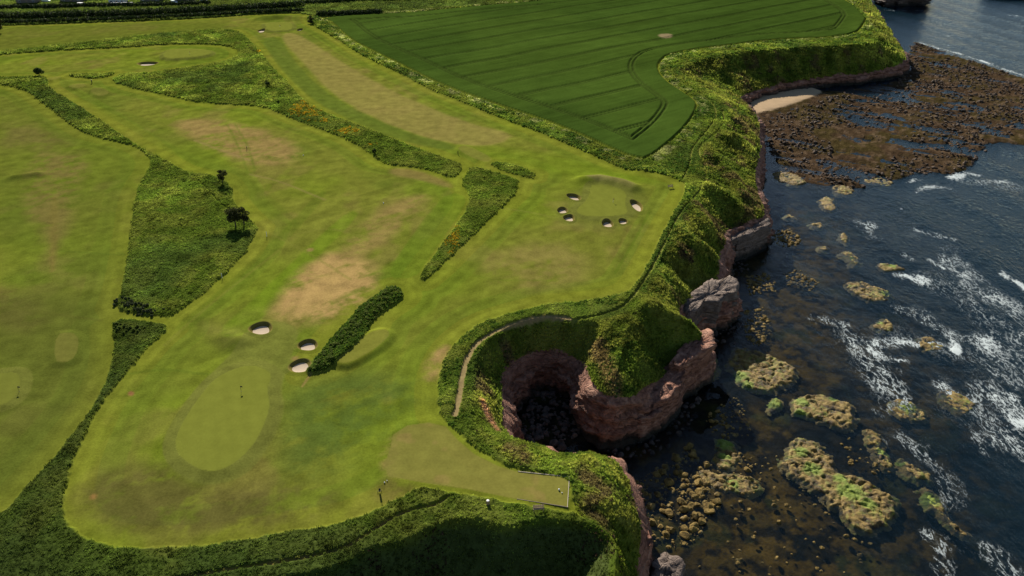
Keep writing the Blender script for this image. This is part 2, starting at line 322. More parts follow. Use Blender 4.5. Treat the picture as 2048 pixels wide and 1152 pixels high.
# bunkers: centre x, y of the pit, half width and half height in the photograph, tilt
BUNK = [(522, 658, 23, 13, .25), (616, 692, 19, 12, .3), (601, 734, 22, 14, .35), (1148, 394, 12, 7.5, .55), (1125, 421, 10.5, 6.5, 0), (1138, 436, 11, 7, 0), (1215, 446, 12, 7.5, 0), (1246, 442, 9.5, 5.2, 0), (1273, 410, 11.5, 11, .15), (295, 127, 20, 4, 0), (523, 61, 7.5, 3.2, 0), (600, 59, 6, 2.6, 0)]
PATHS = [([(1140, 641), (1095, 635), (1050, 643), (1000, 661), (957, 686), (938, 713), (928, 740), (922, 770), (919, 800), (910, 835)], .72, (.27, .19, .10), .8),
         ([(1145, 645), (1190, 638), (1240, 622), (1264, 600), (1290, 562), (1310, 528), (1330, 488), (1358, 430), (1384, 402), (1403, 380), (1413, 345), (1396, 310), (1400, 292), (1432, 270), (1450, 245), (1444, 225)], .5, (.14, .15, .035), .8),
         ([(1365, 362), (1380, 330), (1382, 300), (1410, 268), (1432, 240), (1430, 215), (1400, 190), (1370, 172), (1345, 155), (1340, 135), (1370, 118), (1430, 106), (1550, 90), (1650, 86), (1730, 80), (1740, 50), (1722, 15)], .5, (.13, .14, .035), .6),
         ([(897, 1000), (870, 1018), (835, 1024), (795, 1038), (760, 1060), (720, 1086), (690, 1106), (600, 1126), (500, 1140), (420, 1152), (330, 1170)], .34, (.19, .15, .06), .9),
         ([(375, 345), (410, 375), (440, 410), (470, 428)], .4, (.08, .13, .02), .5)]
PATHw = [(smooth_poly(P(p, -.5), 2, False), wd, c, s) for p, wd, c, s in PATHS]
MOUNDS = [(P([(1172, 361), (1200, 359), (1240, 367), (1268, 377)]), 3.2, 1.5), (P([(458, 676), (470, 682)]), 3.0, 1.0), (P([(530, 37), (545, 37)]), 5.0, 1.6), (P([(560, 34), (600, 36)]), 5.0, 1.2), (P([(30, 356), (75, 349)]), 2.2, 1.0), (P([(1290, 345), (1330, 352)]), 4.0, .5), (P([(195, 180), (215, 178)]), 4.0, .8)]
# tractor lines of the crop
_a = np.array(px2w(1103, 215)); _b = np.array(px2w(1291, 170)); TRD = (_b - _a) / np.linalg.norm(_b - _a); TRN = np.array([-TRD[1], TRD[0]]); TR0 = _a @ TRN; TRS = 19.8

def bunk_world(b):
    cx, cy, hw, hh, tl = b
    x, y = px2w(cx, cy); x1, _ = px2w(cx + hw, cy); _, yt = px2w(cx, cy - hh); _, yb = px2w(cx, cy + hh)
    return float(x), float(y), float(x1 - x), float((yt - yb) / 2), tl
BW = [bunk_world(b) for b in BUNK]

# ------------------------------------------------------------------ height and nature of the ground at any point
def coast(X, Y):
    """signed distance inside the cliff rim, inside the level ground, and the rim's height nearby"""
    sh = X.shape; x = X.ravel(); y = Y.ravel()
    dl = np.full(x.shape, 60.0); dt = np.full(x.shape, 60.0); zl = np.full(x.shape, -8.0)
    k = np.where((x > -45) & (y < 1200))[0]
    for i in range(0, len(k), 200000):
        q = k[i:i + 200000]; xs, ys = x[q], y[q]
        d, v = seg_dist(LIPs[:, :2], xs, ys, False, LIPs[:, 2]); dl[q] = np.where(inside(LIPpoly, xs, ys), d, -d); zl[q] = v
        d = seg_dist(TOPs, xs, ys, False); dt[q] = np.where(inside(TOPpoly, xs, ys), d, -d)
    far = (x > -45) & (y >= 1200); dl[far] = np.where(x[far] < LIPs[0, 0], 60, -60)
    return dl.reshape(sh), dt.reshape(sh), zl.reshape(sh)
def ground(X, Y, want_col=True):
    X = np.asarray(X, float); Y = np.asarray(Y, float)
    dl, dt, zl = coast(X, Y)
    D = np.sqrt(X * X + Y * Y)
    z = (fbm(X / 45, Y / 45, 2, 1) - .5) * 1.0
    z = z * sm(0, 8, dt)
    n_f = fbm(X / 1.1, Y / 1.1, 3, 2); n_m = fbm(X / 5, Y / 5, 3, 3); n_l = fbm(X / 22, Y / 22, 3, 4); n_x = fbm(X / 60, Y / 60, 3, 5)
    # rough
    rs = np.full(X.shape, -12.0); rk = {}
    for k, p in ROUGHw.items():
        rk[k] = sdf(p, X, Y); rs = np.maximum(rs, rk[k])
    cs = sdf(CROP, X, Y, 30)
    path_d = [ldist(p, X, Y, 6) for p, _, _, _ in PATHw]
    pm = np.zeros(X.shape)
    for d, (p, wd, c, s) in zip(path_d, PATHw): pm = np.maximum(pm, 1 - sm(wd * .5, wd * 1.4, d))
    hole = np.zeros(X.shape)
    bm_ = []
    for (bx, by, ra, rb, tl) in BW:
        u = (X - bx) * math.cos(tl) + (Y - by) * math.sin(tl); v = -(X - bx) * math.sin(tl) + (Y - by) * math.cos(tl)
        r = np.sqrt((u / ra) ** 2 + (v / rb) ** 2); bm_.append(r)
    rbmin = np.min(bm_, 0)
    rough_m = sm(-.25, .55, rs + (n_f - .5) * .8 + (n_m - .5) * .6) * (1 - pm)
    rough_z = rough_m * (.20 + .34 * n_f + .25 * (n_m - .4))
    z = z + rough_z
    z = z + 0.5 * sm(-.3, 2.2, rk['h'] + (n_m - .5) * .8)
    crop_m = sm(-.2, .5, cs)
    # tractor lines
    tn = X * TRN[0] + Y * TRN[1] - TR0; q = (tn / TRS + .5) % 1.0 - .5; q = np.abs(q) * TRS
    lane = np.abs(q - .95); hd = np.abs(np.abs(cs - 13.0) - .95)
    inn = cs > 13
    tl_ = np.maximum(np.where(inn, 1 - sm(.22, .75, lane), 0), 1 - sm(.22, .75, hd)) * (cs > 0)
    z = z + crop_m * (.75 + .12 * n_f) * (1 - .7 * tl_)
    # raised greens and tees, mounds
    gs = [sdf(p, X, Y) for p in GREENw]; ts = [sdf(p, X, Y) for p in TEEw]
    for (nm, _, h), s in zip(GREENS, gs): z = z + h * sm(-4.0, .5, s)
    for (nm, _, h), s in zip(TEES, ts):
        if nm == 'cove':
            z = z + h * sm(-.9, 0.0, s) * sm(10, 26, X + 0 * Y + 6) + h * .6 * sm(-3, 0, s) * (1 - sm(10, 26, X + 6))
            z = np.where(s > -.2, z - rough_z, z)
        else: z = z + h * sm(-2.2, .2, s)
    for p, rad, h in MOUNDS: z = z + h * np.exp(-(ldist(p, X, Y, 14) / rad) ** 2)
    # coastal slope
    t = np.clip(-dt, 0, None) / (np.clip(-dt, 0, None) + np.clip(dl, 0, None) + 1e-6); t = np.where(dt < 0, t, 0)
    width = np.clip(-dt, 0, None) + np.clip(dl, 0, None)
    ex = 1.25 + 1.2 * sm(200, 150, Y) * sm(7, 12, width) - .5 * sm(300, 370, Y)
    ex = np.where(width < 7, .9, ex); prof = t ** ex
    slope = zl * prof
    bulge = np.clip(4 * t * (1 - t), 0, 1)
    wid = sm(4, 14, width)
    slope = slope + bulge * wid * ((n_l - .5) * 2.6 + (n_m - .5) * 1.3)
    for sp in SPURS:
        d = ldist(sp, X, Y, 12); slope = slope + wid * bulge ** .5 * 2.3 * np.exp(-(d / 3.0) ** 2)
    for (hp, rad, dep) in HOLLOWS:
        hx, hy = px2w(hp[0], hp[1], -4); slope = slope - dep * np.exp(-(((X - hx) / rad) ** 2 + ((Y - hy) / (rad * .8)) ** 2)) * (dt < 0) * sm(0, 2, dl)
    z = np.where(dt < 0, z * (1 - .35 * t) + slope, z)
    # southern gully
    g = sdf(GULLY, X, Y, 3); z = z - np.clip(g + .2, 0, 15) * 1.05 * (1 + .25 * (n_l - .5)) - np.where(g > 0, (n_m - .5) * 1.2 * np.clip(g, 0, 2), 0)
    # paths lie in a shallow groove
    z = z - pm * .12
    # under bunkers the ground makes room for the pit
    z = np.where(rbmin < 1.12, z - rough_z, z); z = z - 1.8 * (1 - sm(.9, 1.1, rbmin))
    # beyond the rim the earth drops away inside the rock
    z = np.where(dl < .9, np.minimum(z, z - (.9 - dl) * 26.0), z); z = np.maximum(z, -24)
    if not want_col: return z
    info = dict(rs=rs, rk=rk, cs=cs, gs=gs, ts=ts, dl=dl, dt=dt, pm=pm, rough=rough_m, crop=crop_m, t=t, gully=g, rb=rbmin, wid=width)
    # ---------------- colour of the ground, with vignette darkening painted in towards the left corners
    def cc(*c): return np.array(c, float)
    LIME = cc(.125, .160, .014); OLIVE = cc(.130, .138, .020); DEEP = cc(.068, .108, .011); TAN = cc(.215, .155, .050); GREENC = cc(.152, .166, .025); FRINGE = cc(.118, .126, .024); ROUGHC = cc(.062, .090, .012)
    def mix(a, b, m): return a * (1 - m[..., None]) + b * m[..., None]
    col = mix(np.broadcast_to(LIME, X.shape + (3,)), OLIVE, sm(.30, .62, n_l * .6 + n_x * .4) * .9)
    col = mix(col, DEEP, sm(.55, .75, fbm(X / 30 + 40, Y / 30, 3, 0)) * .45)
    ux = X * .62 - Y * .78; uy = X * .78 + Y * .62; stk = fbm(ux / 1.6, uy / 30, 3, 2); stk2 = fbm(X / 2.2, Y / 16, 3, 3)
    col = col * (1 + .34 * (stk - .5) + .26 * (stk2 - .5))[..., None]
    col = mix(col, TAN * .85, sm(.57, .74, fbm(X / 12 + 9, Y / 16, 4, 3)) * .35)
    def patch(pts, c, m, feather=3.0, strength=.7, noise=.0, z0=0):
        nonlocal col
        s = sdf(smooth_poly(P(pts, z0), 1), X, Y, 14)
        k = sm(-feather, feather, s + (n_l - .5) * noise * 3 + (n_m - .5) * noise * 2) * strength
        if noise: k = k * sm(.28, .58, .3 * n_m + .3 * fbm(ux / 2.2, uy / 12, 4, 4) + .4 * fbm(X / 9 + 7, Y / 9, 5, 1) + .25 * (n_f - .5))
        col = mix(col, c, k)
    # mown semi-rough band with mower lines beside the long grass
    allr = np.maximum(rs, np.where(dt < 20, -dt, -12))
    b1 = sm(-5.0, -4.7, allr) * (allr < .3); b2 = sm(-9.6, -9.2, allr) * (1 - sm(-5.0, -4.7, allr))
    col = mix(col, cc(.155, .170, .017), b1 * .55); col = mix(col, cc(.092, .130, .012), b2 * (.25 + .35 * n_x))
    bb = sm(-11.5, -10.5, allr) * (allr < .3); col = col * (1 + .10 * (.35 + n_x) * bb * np.clip(1.6 * np.sin(allr * 2.0 + n_l * .8), -1, 1) * (.4 + .6 * sm(.3, .6, fbm(X / 25 + 3, Y / 25, 2, 1))))[..., None]
    lane_ = np.clip(1.5 * np.sin((X * .80 - Y * .60) * .62 + 1.5 * n_x), -1, 1); col = col * (1 + .055 * lane_ * sm(.35, .6, fbm(X / 50 + 11, Y / 50, 2, 4)))[..., None]
    patch([(345, 655), (420, 600), (560, 470), (640, 380), (658, 385), (578, 480), (445, 612), (368, 668)], cc(.082, .118, .011), 0, .5, .4)
    patch([(430, 668), (500, 606), (640, 472), (700, 420), (722, 430), (604, 545), (524, 640), (470, 690)], cc(.105, .168, .009), 0, .8, .55)
    patch([(160, 190), (330, 250), (480, 345), (600, 440), (588, 462), (458, 368), (298, 272), (150, 202)], cc(.085, .118, .012), 0, .6, .35)
    patch([(100, 178), (150, 190), (300, 262), (380, 330), (360, 335), (240, 260)], cc(.15, .165, .017), 0, .6, .4)
    patch([(772, 560), (800, 505), (858, 425), (900, 385), (934, 396), (926, 420), (896, 462), (850, 530), (832, 556)], cc(.088, .140, .010), 0, .4, .5)
    patch([(1000, 600), (1215, 560), (1255, 545), (1300, 440), (1345, 385), (1352, 372), (1368, 376), (1300, 510), (1262, 572), (1180, 596)], cc(.150, .170, .015), 0, .6, .4)
    patch([(930, 300), (1000, 290), (1150, 320), (1250, 345), (1330, 362), (1290, 370), (1100, 345), (1000, 325)], cc(.115, .165, .010), 0, 3, .5)
    patch([(575, 62), (612, 75), (690, 130), (800, 190), (930, 245), (1030, 268), (1000, 290), (930, 292), (850, 275), (740, 235), (660, 185), (610, 130), (560, 75)], cc(.20, .165, .045), 0, 1.5, .8)
    patch([(520, 75), (556, 72), (605, 145), (680, 205), (800, 262), (915, 290), (903, 303), (790, 278), (668, 228), (600, 180), (553, 128)], cc(.085, .115, .016), 0, 1.0, .8)
    patch([(340, 240), (420, 235), (520, 258), (600, 300), (580, 332), (480, 328), (400, 285)], TAN, 0, 4, 1.0, 1.0)
    patch([(600, 540), (680, 500), (755, 535), (748, 585), (705, 625), (640, 645), (560, 645), (540, 612)], TAN * 1.25, 0, 3, 1.3, .8)
    patch([(690, 475), (800, 400), (860, 385), (835, 430), (745, 505), (680, 530)], TAN, 0, 3, .8, 1.0)
    patch([(780, 335), (830, 338), (900, 365), (905, 380), (840, 360), (780, 350)], cc(.17, .12, .04), 0, 1.5, .7)
    patch([(845, 745), (868, 700), (900, 686), (893, 712), (875, 765), (850, 770)], TAN * 1.15, 0, 1.5, 1.2, .7)
    patch([(752, 905), (790, 868), (800, 900), (790, 960), (765, 950)], TAN * 1.05, 0, 1.0, .9, .5)
    patch([(960, 520), (1100, 480), (1180, 520), (1150, 570), (1000, 580)], cc(.18, .15, .04), 0, 5, .8, 1.0)
    patch([(1165, 358), (1180, 352), (1240, 360), (1275, 374), (1260, 384), (1210, 372)], cc(.165, .135, .055), 0, 1.2, .7)
    patch([(1110, 415), (1180, 362), (1275, 372), (1300, 405), (1270, 440), (1215, 462), (1120, 452)], FRINGE, 0, 2.5, .55)
    patch([(60, 300), (150, 305), (185, 330), (150, 380), (130, 470), (95, 545), (90, 460), (40, 420)], cc(.19, .13, .045), 0, 3, 1.1, .9)
    patch([(20, 245), (110, 265), (140, 300), (60, 300), (0, 290)], cc(.16, .11, .04), 0, 4, .9, .9)
    patch([(100, 395), (118, 390), (112, 540), (98, 545)], cc(.2, .12, .04), 0, .8, .5)
    patch([(-60, 560), (60, 590), (90, 640), (60, 665), (-60, 640)], cc(.13, .085, .03), 0, 4, .8, .6)
    patch([(150, 960), (330, 915), (420, 985), (560, 960), (700, 990), (600, 1050), (300, 1085), (165, 1045)], cc(.085, .075, .020), 0, 3.5, .85, .3)
    patch([(580, 770), (760, 740), (860, 780), (800, 860), (700, 930), (580, 960), (560, 900)], cc(.066, .098, .017), 0, 5, .75, .35)
    patch([(225, 760), (330, 720), (440, 660), (400, 740), (300, 860), (200, 960)], cc(.10, .13, .014), 0, 4, .5, .4)
    patch([(395, 773), (479, 694), (497, 650), (560, 640), (600, 660), (589, 694), (580, 729), (562, 777), (571, 817), (558, 861), (527, 914), (492, 953), (439, 971), (395, 971), (352, 949), (330, 918), (325, 887), (352, 848)], FRINGE * 1.1, 0, .3, .75)
    patch([(395, 640), (440, 660), (500, 655), (480, 690), (440, 700)], cc(.13, .12, .03), 0, 3, .5, .4)
    patch([(615, 497), (628, 497), (626, 504), (612, 504)], TAN, 0, .5, .9)
    patch([(258, 781), (268, 783), (266, 791), (255, 789)], cc(.24, .11, .05), 0, .4, .9)
    patch([(183, 990), (194, 990), (192, 1000), (180, 1000)], cc(.22, .12, .04), 0, .5, .8)
    patch([(602, 775), (606, 777), (626, 748), (622, 746)], TAN * 1.1, 0, .25, .8)
    patch([(582, 715), (600, 715), (614, 725), (600, 735), (585, 735)], cc(.20, .13, .05), 0, .6, .8)
    patch([(860, 998), (800, 960), (770, 955), (740, 985), (760, 1010), (820, 1010)], cc(.13, .095, .03), 0, 1.5, .6, .4)
    patch([(-80, 60), (420, 40), (500, 60), (200, 84), (-80, 108)], cc(.085, .100, .014), 0, 6, .6)  # vignette of the top left corner, painted into the turf colour
    patch([(-80, 170), (80, 205), (160, 265), (280, 295), (300, 330), (265, 420), (235, 600), (120, 560), (-80, 420)], cc(.085, .105, .014), 0, 10, .55)  # left fairway: edge vignette put into the colour as duller olive
    patch([(-120, 600), (200, 560), (215, 740), (150, 860), (0, 1040), (-150, 1000)], cc(.070, .085, .014), 0, 6, .7)  # lower left fairway: corner vignette painted in as darker turf
    for tp, tw, tc, ts_ in (([(590, 470), (660, 455), (720, 475), (800, 470)], .3, (.16, .16, .03), .4), ([(225, 752), (330, 735), (420, 752), (560, 745)], .3, (.075, .11, .012), .4), ([(535, 465), (560, 478), (640, 520), (700, 560)], .35, (.15, .155, .026), .4), ([(120, 500), (260, 512), (235, 505)], .3, (.07, .10, .012), .4), ([(1000, 418), (1060, 425), (1130, 440)], .3, (.16, .165, .03), .5), ([(500, 350), (560, 362), (650, 400)], .35, (.19, .15, .05), .5), ([(455, 250), (480, 300), (495, 345)], .3, (.085, .12, .012), .45), ([(470, 248), (500, 300), (510, 345)], .3, (.085, .12, .012), .45), ([(390, 280), (440, 300), (500, 322)], .5, (.22, .16, .06), .5), ([(1230, 545), (1275, 470), (1300, 420)], .3, (.085, .125, .011), .5), ([(330, 690), (420, 610), (560, 500)], .35, (.15, .15, .025), .4), ([(0, 610), (60, 622), (200, 640)], .4, (.08, .085, .015), .5), ([(870, 520), (960, 560), (1100, 560)], .3, (.10, .135, .012), .4)):
        col = mix(col, cc(*tc), (1 - sm(tw * .5, tw * 2.2, ldist(smooth_poly(P(tp), 2, False), X, Y, 5) + (n_f - .5) * .4)) * ts_)
    st = np.sin((X * .93 + Y * .36) * 2.2) * .5 + .5
    for (nm, _, h), s in zip(GREENS, gs):
        col = mix(col, FRINGE, sm(-2.6, -2.2, s) * .8); col = mix(col, GREENC * 1.0, sm(-.1, .1, s) * (1.0 if nm != 'left' else .5)); col = col * (1 - .035 * sm(0, .2, s) * st)[..., None]
    for (nm, _, h), s in zip(TEES, ts):
        col = mix(col, cc(.165, .150, .034), sm(-.1, .15, s) * (.85 if nm == 'cove' else .5))
    tn2 = fbm(X / 4, Y / 4, 3, 2)
    col = mix(col, TAN, sm(.56, .72, tn2) * sm(0, 1, ts[0]) * .5)
    # long grass, crop
    rcol = mix(np.broadcast_to(ROUGHC, X.shape + (3,)), cc(.102, .120, .020), sm(.35, .7, n_m))
    rcol = mix(rcol, cc(.038, .062, .014), sm(.5, .7, n_l) * .6)
    rcol = mix(rcol, cc(.026, .040, .011), sm(-2, 10, rk['b']) * .35 + .45 * sm(-20, -75, X) * (rk['b'] > -2)); rcol = mix(rcol, cc(.040, .056, .014), .6 * (rk['t'] > 0))  # rough painted darker towards the corners, standing in for the vignette
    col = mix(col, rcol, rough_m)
    ccol = mix(np.broadcast_to(cc(.033, .060, .009), X.shape + (3,)), cc(.044, .076, .011), sm(.35, .65, n_x))
    al_ = X * TRD[0] + Y * TRD[1]; ccol = ccol * (1 + .45 * (fbm(tn / 1.1, al_ / 30, 3, 1) - .5) + .5 * (fbm(tn / 14, al_ / 60, 3, 2) - .5))[..., None]
    ccol = mix(ccol, cc(.030, .040, .010), tl_ * .55)
    col = mix(col, ccol, crop_m)
    k = sdf(smooth_poly(P([(1316, 70), (1342, 69), (1345, 75), (1330, 77), (1318, 75)]), 1), X, Y); col = mix(col, cc(.22, .17, .09), sm(-1, 1, k) * crop_m)
    # coastal slope turf
    scol = mix(np.broadcast_to(cc(.082, .108, .016), X.shape + (3,)), cc(.135, .142, .026), sm(.35, .65, n_m))
    scol = mix(scol, cc(.09, .055, .035), sm(.60, .72, fbm(X / 7 + 3, Y / 7, 3, 2)) * .7)
    col = mix(col, scol, sm(0, 2.0, -dt) * (1 - pm))
    verge = sm(0, 1.2, -cs) * sm(0, 1.5, 6 - np.abs(cs)) * (dt > -2) * rough_m
    col = mix(col, cc(.20, .20, .09), verge * sm(.5, .65, fbm(X / 3, Y / 3, 3, 1)) * .7)
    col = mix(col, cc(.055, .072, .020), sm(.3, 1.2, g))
    for d, (p, wd, c, s) in zip(path_d, PATHw): col = mix(col, cc(*c), (1 - sm(wd * .5, wd * 1.1, d + (n_f - .5) * .5)) * s)
    # earth scar of the cove's west bank and the brown bracken of the headland
    s = sdf(smooth_poly(P([(958, 815), (968, 812), (990, 850), (1002, 872), (990, 870), (972, 845)], -3), 1), X, Y); col = mix(col, cc(.24, .13, .085), sm(-.8, .6, s))
    s2_ = sdf(smooth_poly(P([(1180, 676), (1212, 686), (1238, 735), (1258, 792), (1236, 797), (1214, 752), (1188, 712)], -2), 1), X, Y); info['brk'] = sm(-1.2, .8, s2_ + (n_m - .5) * 2); col = mix(col, cc(.15, .095, .050), info['brk'] * .75)
    col = np.clip(col, .004, .6)
    return z, col, info

# ------------------------------------------------------------------ terrain sheet
ys = [58.0]
while ys[-1] < 700: ys.append(ys[-1] + min(1.5, max(.24, (ys[-1] ** 2 + 1e4) / 78800 * .95)))
while ys[-1] < 4600: ys.append(ys[-1] * 1.08)
ys = np.array(ys); NC = 1080
s_ = np.linspace(-1, 1, NC)
GX = s_[None, :] * (.72 * (ys[:, None] * cp + 50) + 8); GY = np.repeat(ys[:, None], NC, 1)
GZ, GC, GI = ground(GX, GY)
GZ[:, :] = np.where(GY > 800, np.minimum(GZ, 0.0), GZ)
V = np.stack([GX, GY, GZ], -1)
du = np.gradient(V, axis=1); dv = np.gradient(V, axis=0); N = np.cross(du, dv); N /= np.linalg.norm(N, axis=-1, keepdims=True)
nr = len(ys); idx = np.arange(nr * NC).reshape(nr, NC)
Q = np.stack([idx[:-1, :-1], idx[:-1, 1:], idx[1:, 1:], idx[1:, :-1]], -1).reshape(-1, 4)
zone = np.zeros((nr, NC), np.int32)                                   # 0 mown fairway
zone[GI['rs'] > 0.1] = 1; zone[GI['cs'] > 0.1] = 2; zone[GI['dt'] < 0] = 3
zone[(GI['pm'] > .5)] = 4
for i, s in enumerate(GI['gs']): zone[s > 0] = 10 + i
for i, s in enumerate(GI['ts']): zone[s > 0] = 20 + i
fz = zone.ravel()[Q[:, 0]]
keep = (GI['dl'].ravel()[Q].max(1) > -.2) & (GI['rb'].ravel()[Q].min(1) > -1)
ZN = {0: ('fairway', turf('mown_turf', 2.4, .25, .30, .35, .06)), 1: ('rough_ground', turf('rough_turf', 2.2, .5, .35, .6, .2)), 2: ('crop_field', turf('crop', 2.5, .12, .16, .5, .12)),
      3: ('coastal_slope', turf('slope_turf', 1.8, .5, .35, .7, .25)), 4: ('footpath', turf('trodden', 2.5, .6, .25, .4, .08))}
m_green = turf('putting_turf', 2.2, .35, .10, .08, .03); m_tee = turf('tee_turf', 2.0, .4, .16, .1, .03)
for z in np.unique(fz):
    sel = Q[(fz == z) & keep]
    if not len(sel): continue
    u, inv = np.unique(sel, return_inverse=True)
    nm, mm = ZN[z] if z in ZN else (('putting_green', m_green) if z < 20 else ('tee_ground', m_tee))
    me = fast_mesh(nm, V.reshape(-1, 3)[u], inv.reshape(-1, 4), 4)
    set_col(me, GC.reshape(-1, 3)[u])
    me.polygons.foreach_set('use_smooth', np.ones(len(sel), bool))
    me.normals_split_custom_set_from_vertices(N.reshape(-1, 3)[u].astype(np.float32))
    o = obj(nm, me, mm, kind='structure'); o.cycles.shadow_terminator_geometry_offset = 0.4; o.cycles.shadow_terminator_offset = 0.15
def gz(x, y): return float(ground(np.array([x]), np.array([y]), False)[0])

# ------------------------------------------------------------------ sandstone cliff below the rim
def resample(pl, step):
    d = np.r_[0, np.cumsum(np.linalg.norm(np.diff(pl[:, :2], axis=0), axis=1))]
    n = max(2, int(d[-1] / step)); s = np.linspace(0, d[-1], n)
    return np.stack([np.interp(s, d, pl[:, i]) for i in range(pl.shape[1])], 1), s
kk = np.where((LIPs[:, 1] < 900))[0]
LP, arc = resample(LIPs[kk], .42)
tg = np.gradient(LP[:, :2], axis=0); 
for _ in range(6): tg = (np.roll(tg, 1, 0) + tg + np.roll(tg, -1, 0)) / 3
tg[0] = tg[6]; tg[-1] = tg[-7]
tg /= np.linalg.norm(tg, axis=1, keepdims=True)
out = np.stack([-tg[:, 1], tg[:, 0]], 1)
tst = inside(LIPpoly, LP[:, 0] + out[:, 0] * .6, LP[:, 1] + out[:, 1] * .6)
if tst.mean() > .5: out = -out
NRW = 40
uu = np.linspace(0, 1, NRW)
zt = LP[:, 2] - .75 + (fbm(arc / 2.6, arc * 0, 3, 1) - .5) * 2.2 + 1.2 * sm(.55, .75, fbm(arc / 11, arc * 0 + 3, 2, 2))
CZ = zt[:, None] * (1 - uu) + (SEA - 2.4) * uu
A2 = np.repeat(arc[:, None], NRW, 1); hgt = (zt - SEA)[:, None]
bed = CZ + 1.6 * fbm(A2 / 25, A2 * 0, 2, 2)
ledge = (vn(np.floor(bed / 1.15) * 7.3, np.floor(A2 / 7 + .3 * bed) * 3.1, 3) - .5) * 2.3 + (vn(np.floor(bed / .6) * 3.7, np.floor(A2 / 2.3 + .2 * bed) * 1.7, 4) - .5) * 1.15 + (vn(np.floor(bed / 3.1) * 3.7, np.floor(A2 / 11 + .1 * bed) * 1.7, 5) - .5) * 1.6
off = 1.1 + 1.5 * uu[None, :] ** 1.3 + ledge * sm(0, .12, uu)[None, :] + (fbm(A2 / 5, CZ / 3, 4, 1) - .5) * 1.8 * sm(0, .2, uu)[None, :] + (fbm(A2 / 1.0, CZ / .6, 3, 5) - .5) * .5
butt = (vn(np.floor(arc / 4.3) * 3.3, np.floor(arc / 4.3) * 1.9, 1) - .5) * 2.4 + (vn(np.floor(arc / 1.7 + .4) * 5.3, np.floor(arc / 1.7) * 2.9, 2) - .5) * 1.1
undercut = sm(.72, .95, uu)[None, :] * 1.2; off = off - undercut + butt[:, None] * (sm(0, .10, uu) * (.6 + .4 * uu))[None, :]
CX = LP[:, :1] + out[:, :1] * off; CY = LP[:, 1:2] + out[:, 1:2] * off
# inner cap row: the rock goes back under the turf
cap = -1.6 - .8 * fbm(arc / 3, arc * 0, 2, 3)
cx0 = LP[:, 0] + out[:, 0] * cap; cy0 = LP[:, 1] + out[:, 1] * cap
cz0 = ground(cx0, cy0, False) - .5
VX = np.concatenate([cx0[:, None], CX], 1); VY = np.concatenate([cy0[:, None], CY], 1); VZ = np.concatenate([cz0[:, None], CZ], 1)
n1, n2 = VX.shape; ii = np.arange(n1 * n2).reshape(n1, n2)
CQ = np.stack([ii[:-1, :-1], ii[1:, :-1], ii[1:, 1:], ii[:-1, 1:]], -1).reshape(-1, 4)
red_rock = rock_mat('red_sandstone', [(.32, (.050, .022, .016)), (.43, (.17, .075, .050)), (.53, (.31, .15, .100)), (.68, (.42, .24, .165))], True, (.035, .030, .022))
me = fast_mesh('cliff', np.stack([VX, VY, VZ], -1).reshape(-1, 3), CQ, 4)
obj('cliff', me, red_rock, kind='structure')

# ------------------------------------------------------------------ sea bed, foreshore, beach, sea
FORE = smooth_poly(P([(1822, 78), (1860, 92), (1930, 112), (1990, 135), (2060, 160), (2160, 190), (2160, 250), (2060, 300), (1985, 285), (1960, 330), (1925, 352), (1850, 350), (1760, 368), (1700, 388), (1620, 372), (1560, 345), (1535, 300), (1522, 260), (1500, 235), (1480, 205), (1500, 190), (1640, 185), (1760, 170), (1800, 150), (1810, 110)], SEA), 1)
COVE = smooth_poly(P([(1005, 760), (1060, 745), (1165, 745), (1175, 800), (1190, 850), (1190, 880), (1130, 900), (1110, 925), (1000, 900)], SEA), 1)
BEACH = smooth_poly(P([(1440, 190), (1500, 172), (1560, 168), (1620, 168), (1655, 186), (1620, 200), (1575, 216), (1520, 230), (1490, 234), (1465, 215)], SEA), 1)
NEARSH = smooth_poly(P([(1255, 960), (1300, 930), (1340, 930), (1360, 870), (1390, 760), (1450, 740), (1480, 800), (1500, 880), (1520, 960), (1490, 1010), (1440, 1060), (1470, 1152), (1400, 1250), (1270, 1250)], SEA), 1)
KELP = [P(p, SEA) for p in ([(1490, 700), (1600, 560), (1720, 600), (1740, 680), (1650, 760), (1500, 780)], [(1500, 900), (1640, 980), (1700, 1080), (1800, 1152), (1400, 1200), (1380, 1060)], [(1700, 640), (1880, 640), (2000, 760), (2048, 900), (1900, 860), (1760, 720)], [(1760, 800), (1880, 790), (1900, 850), (1800, 870)], [(1480, 420), (1600, 400), (1700, 420), (1720, 540), (1600, 580), (1480, 560)])]
def seabed(X, Y):
    f1 = fbm(X / 14, Y / 14, 4, 0); f2 = fbm(X / 2.6, Y / 2.6, 3, 1); f3 = fbm(X / 40, Y / 40, 3, 2)
    z = SEA - 1.35 + (f1 - .5) * 2.2 + (f2 - .5) * .5 - 2.0 * sm(60, 190, X - .18 * Y + 25)
    fo = sm(-6, 4, sdf(FORE, X, Y)); z = z * (1 - fo) + fo * (SEA + .24 + (f1 - .5) * 1.0 + (f2 - .5) * .55 + (f3 - .5) * .9 + (fbm((X * .5 + Y * .866) / 2.2, (X * .866 - Y * .5) / 16, 3, 4) - .5) * 1.9)
    co = sm(-2, 2, sdf(COVE, X, Y)); z = z * (1 - co) + co * (SEA + .25 + (f2 - .5) * .5 - 1.2 * sm(20, 30, X) * sm(8, -8, Y - 128))
    ns = sm(-4, 4, sdf(NEARSH, X, Y)); z = z * (1 - ns) + ns * (SEA - .28 + (f1 - .5) * 1.1 + (f2 - .5) * .5)
    be = sm(-3, 5, sdf(BEACH, X, Y)); z = z * (1 - be) + be * (SEA + .9 + (f1 - .5) * .3)
    return z, fo, be, f1, f2, f3
yb = [58.0]
while yb[-1] < 760: yb.append(yb[-1] + min(1.8, max(.40, (yb[-1] ** 2 + 1e4) / 78800 * 1.2)))
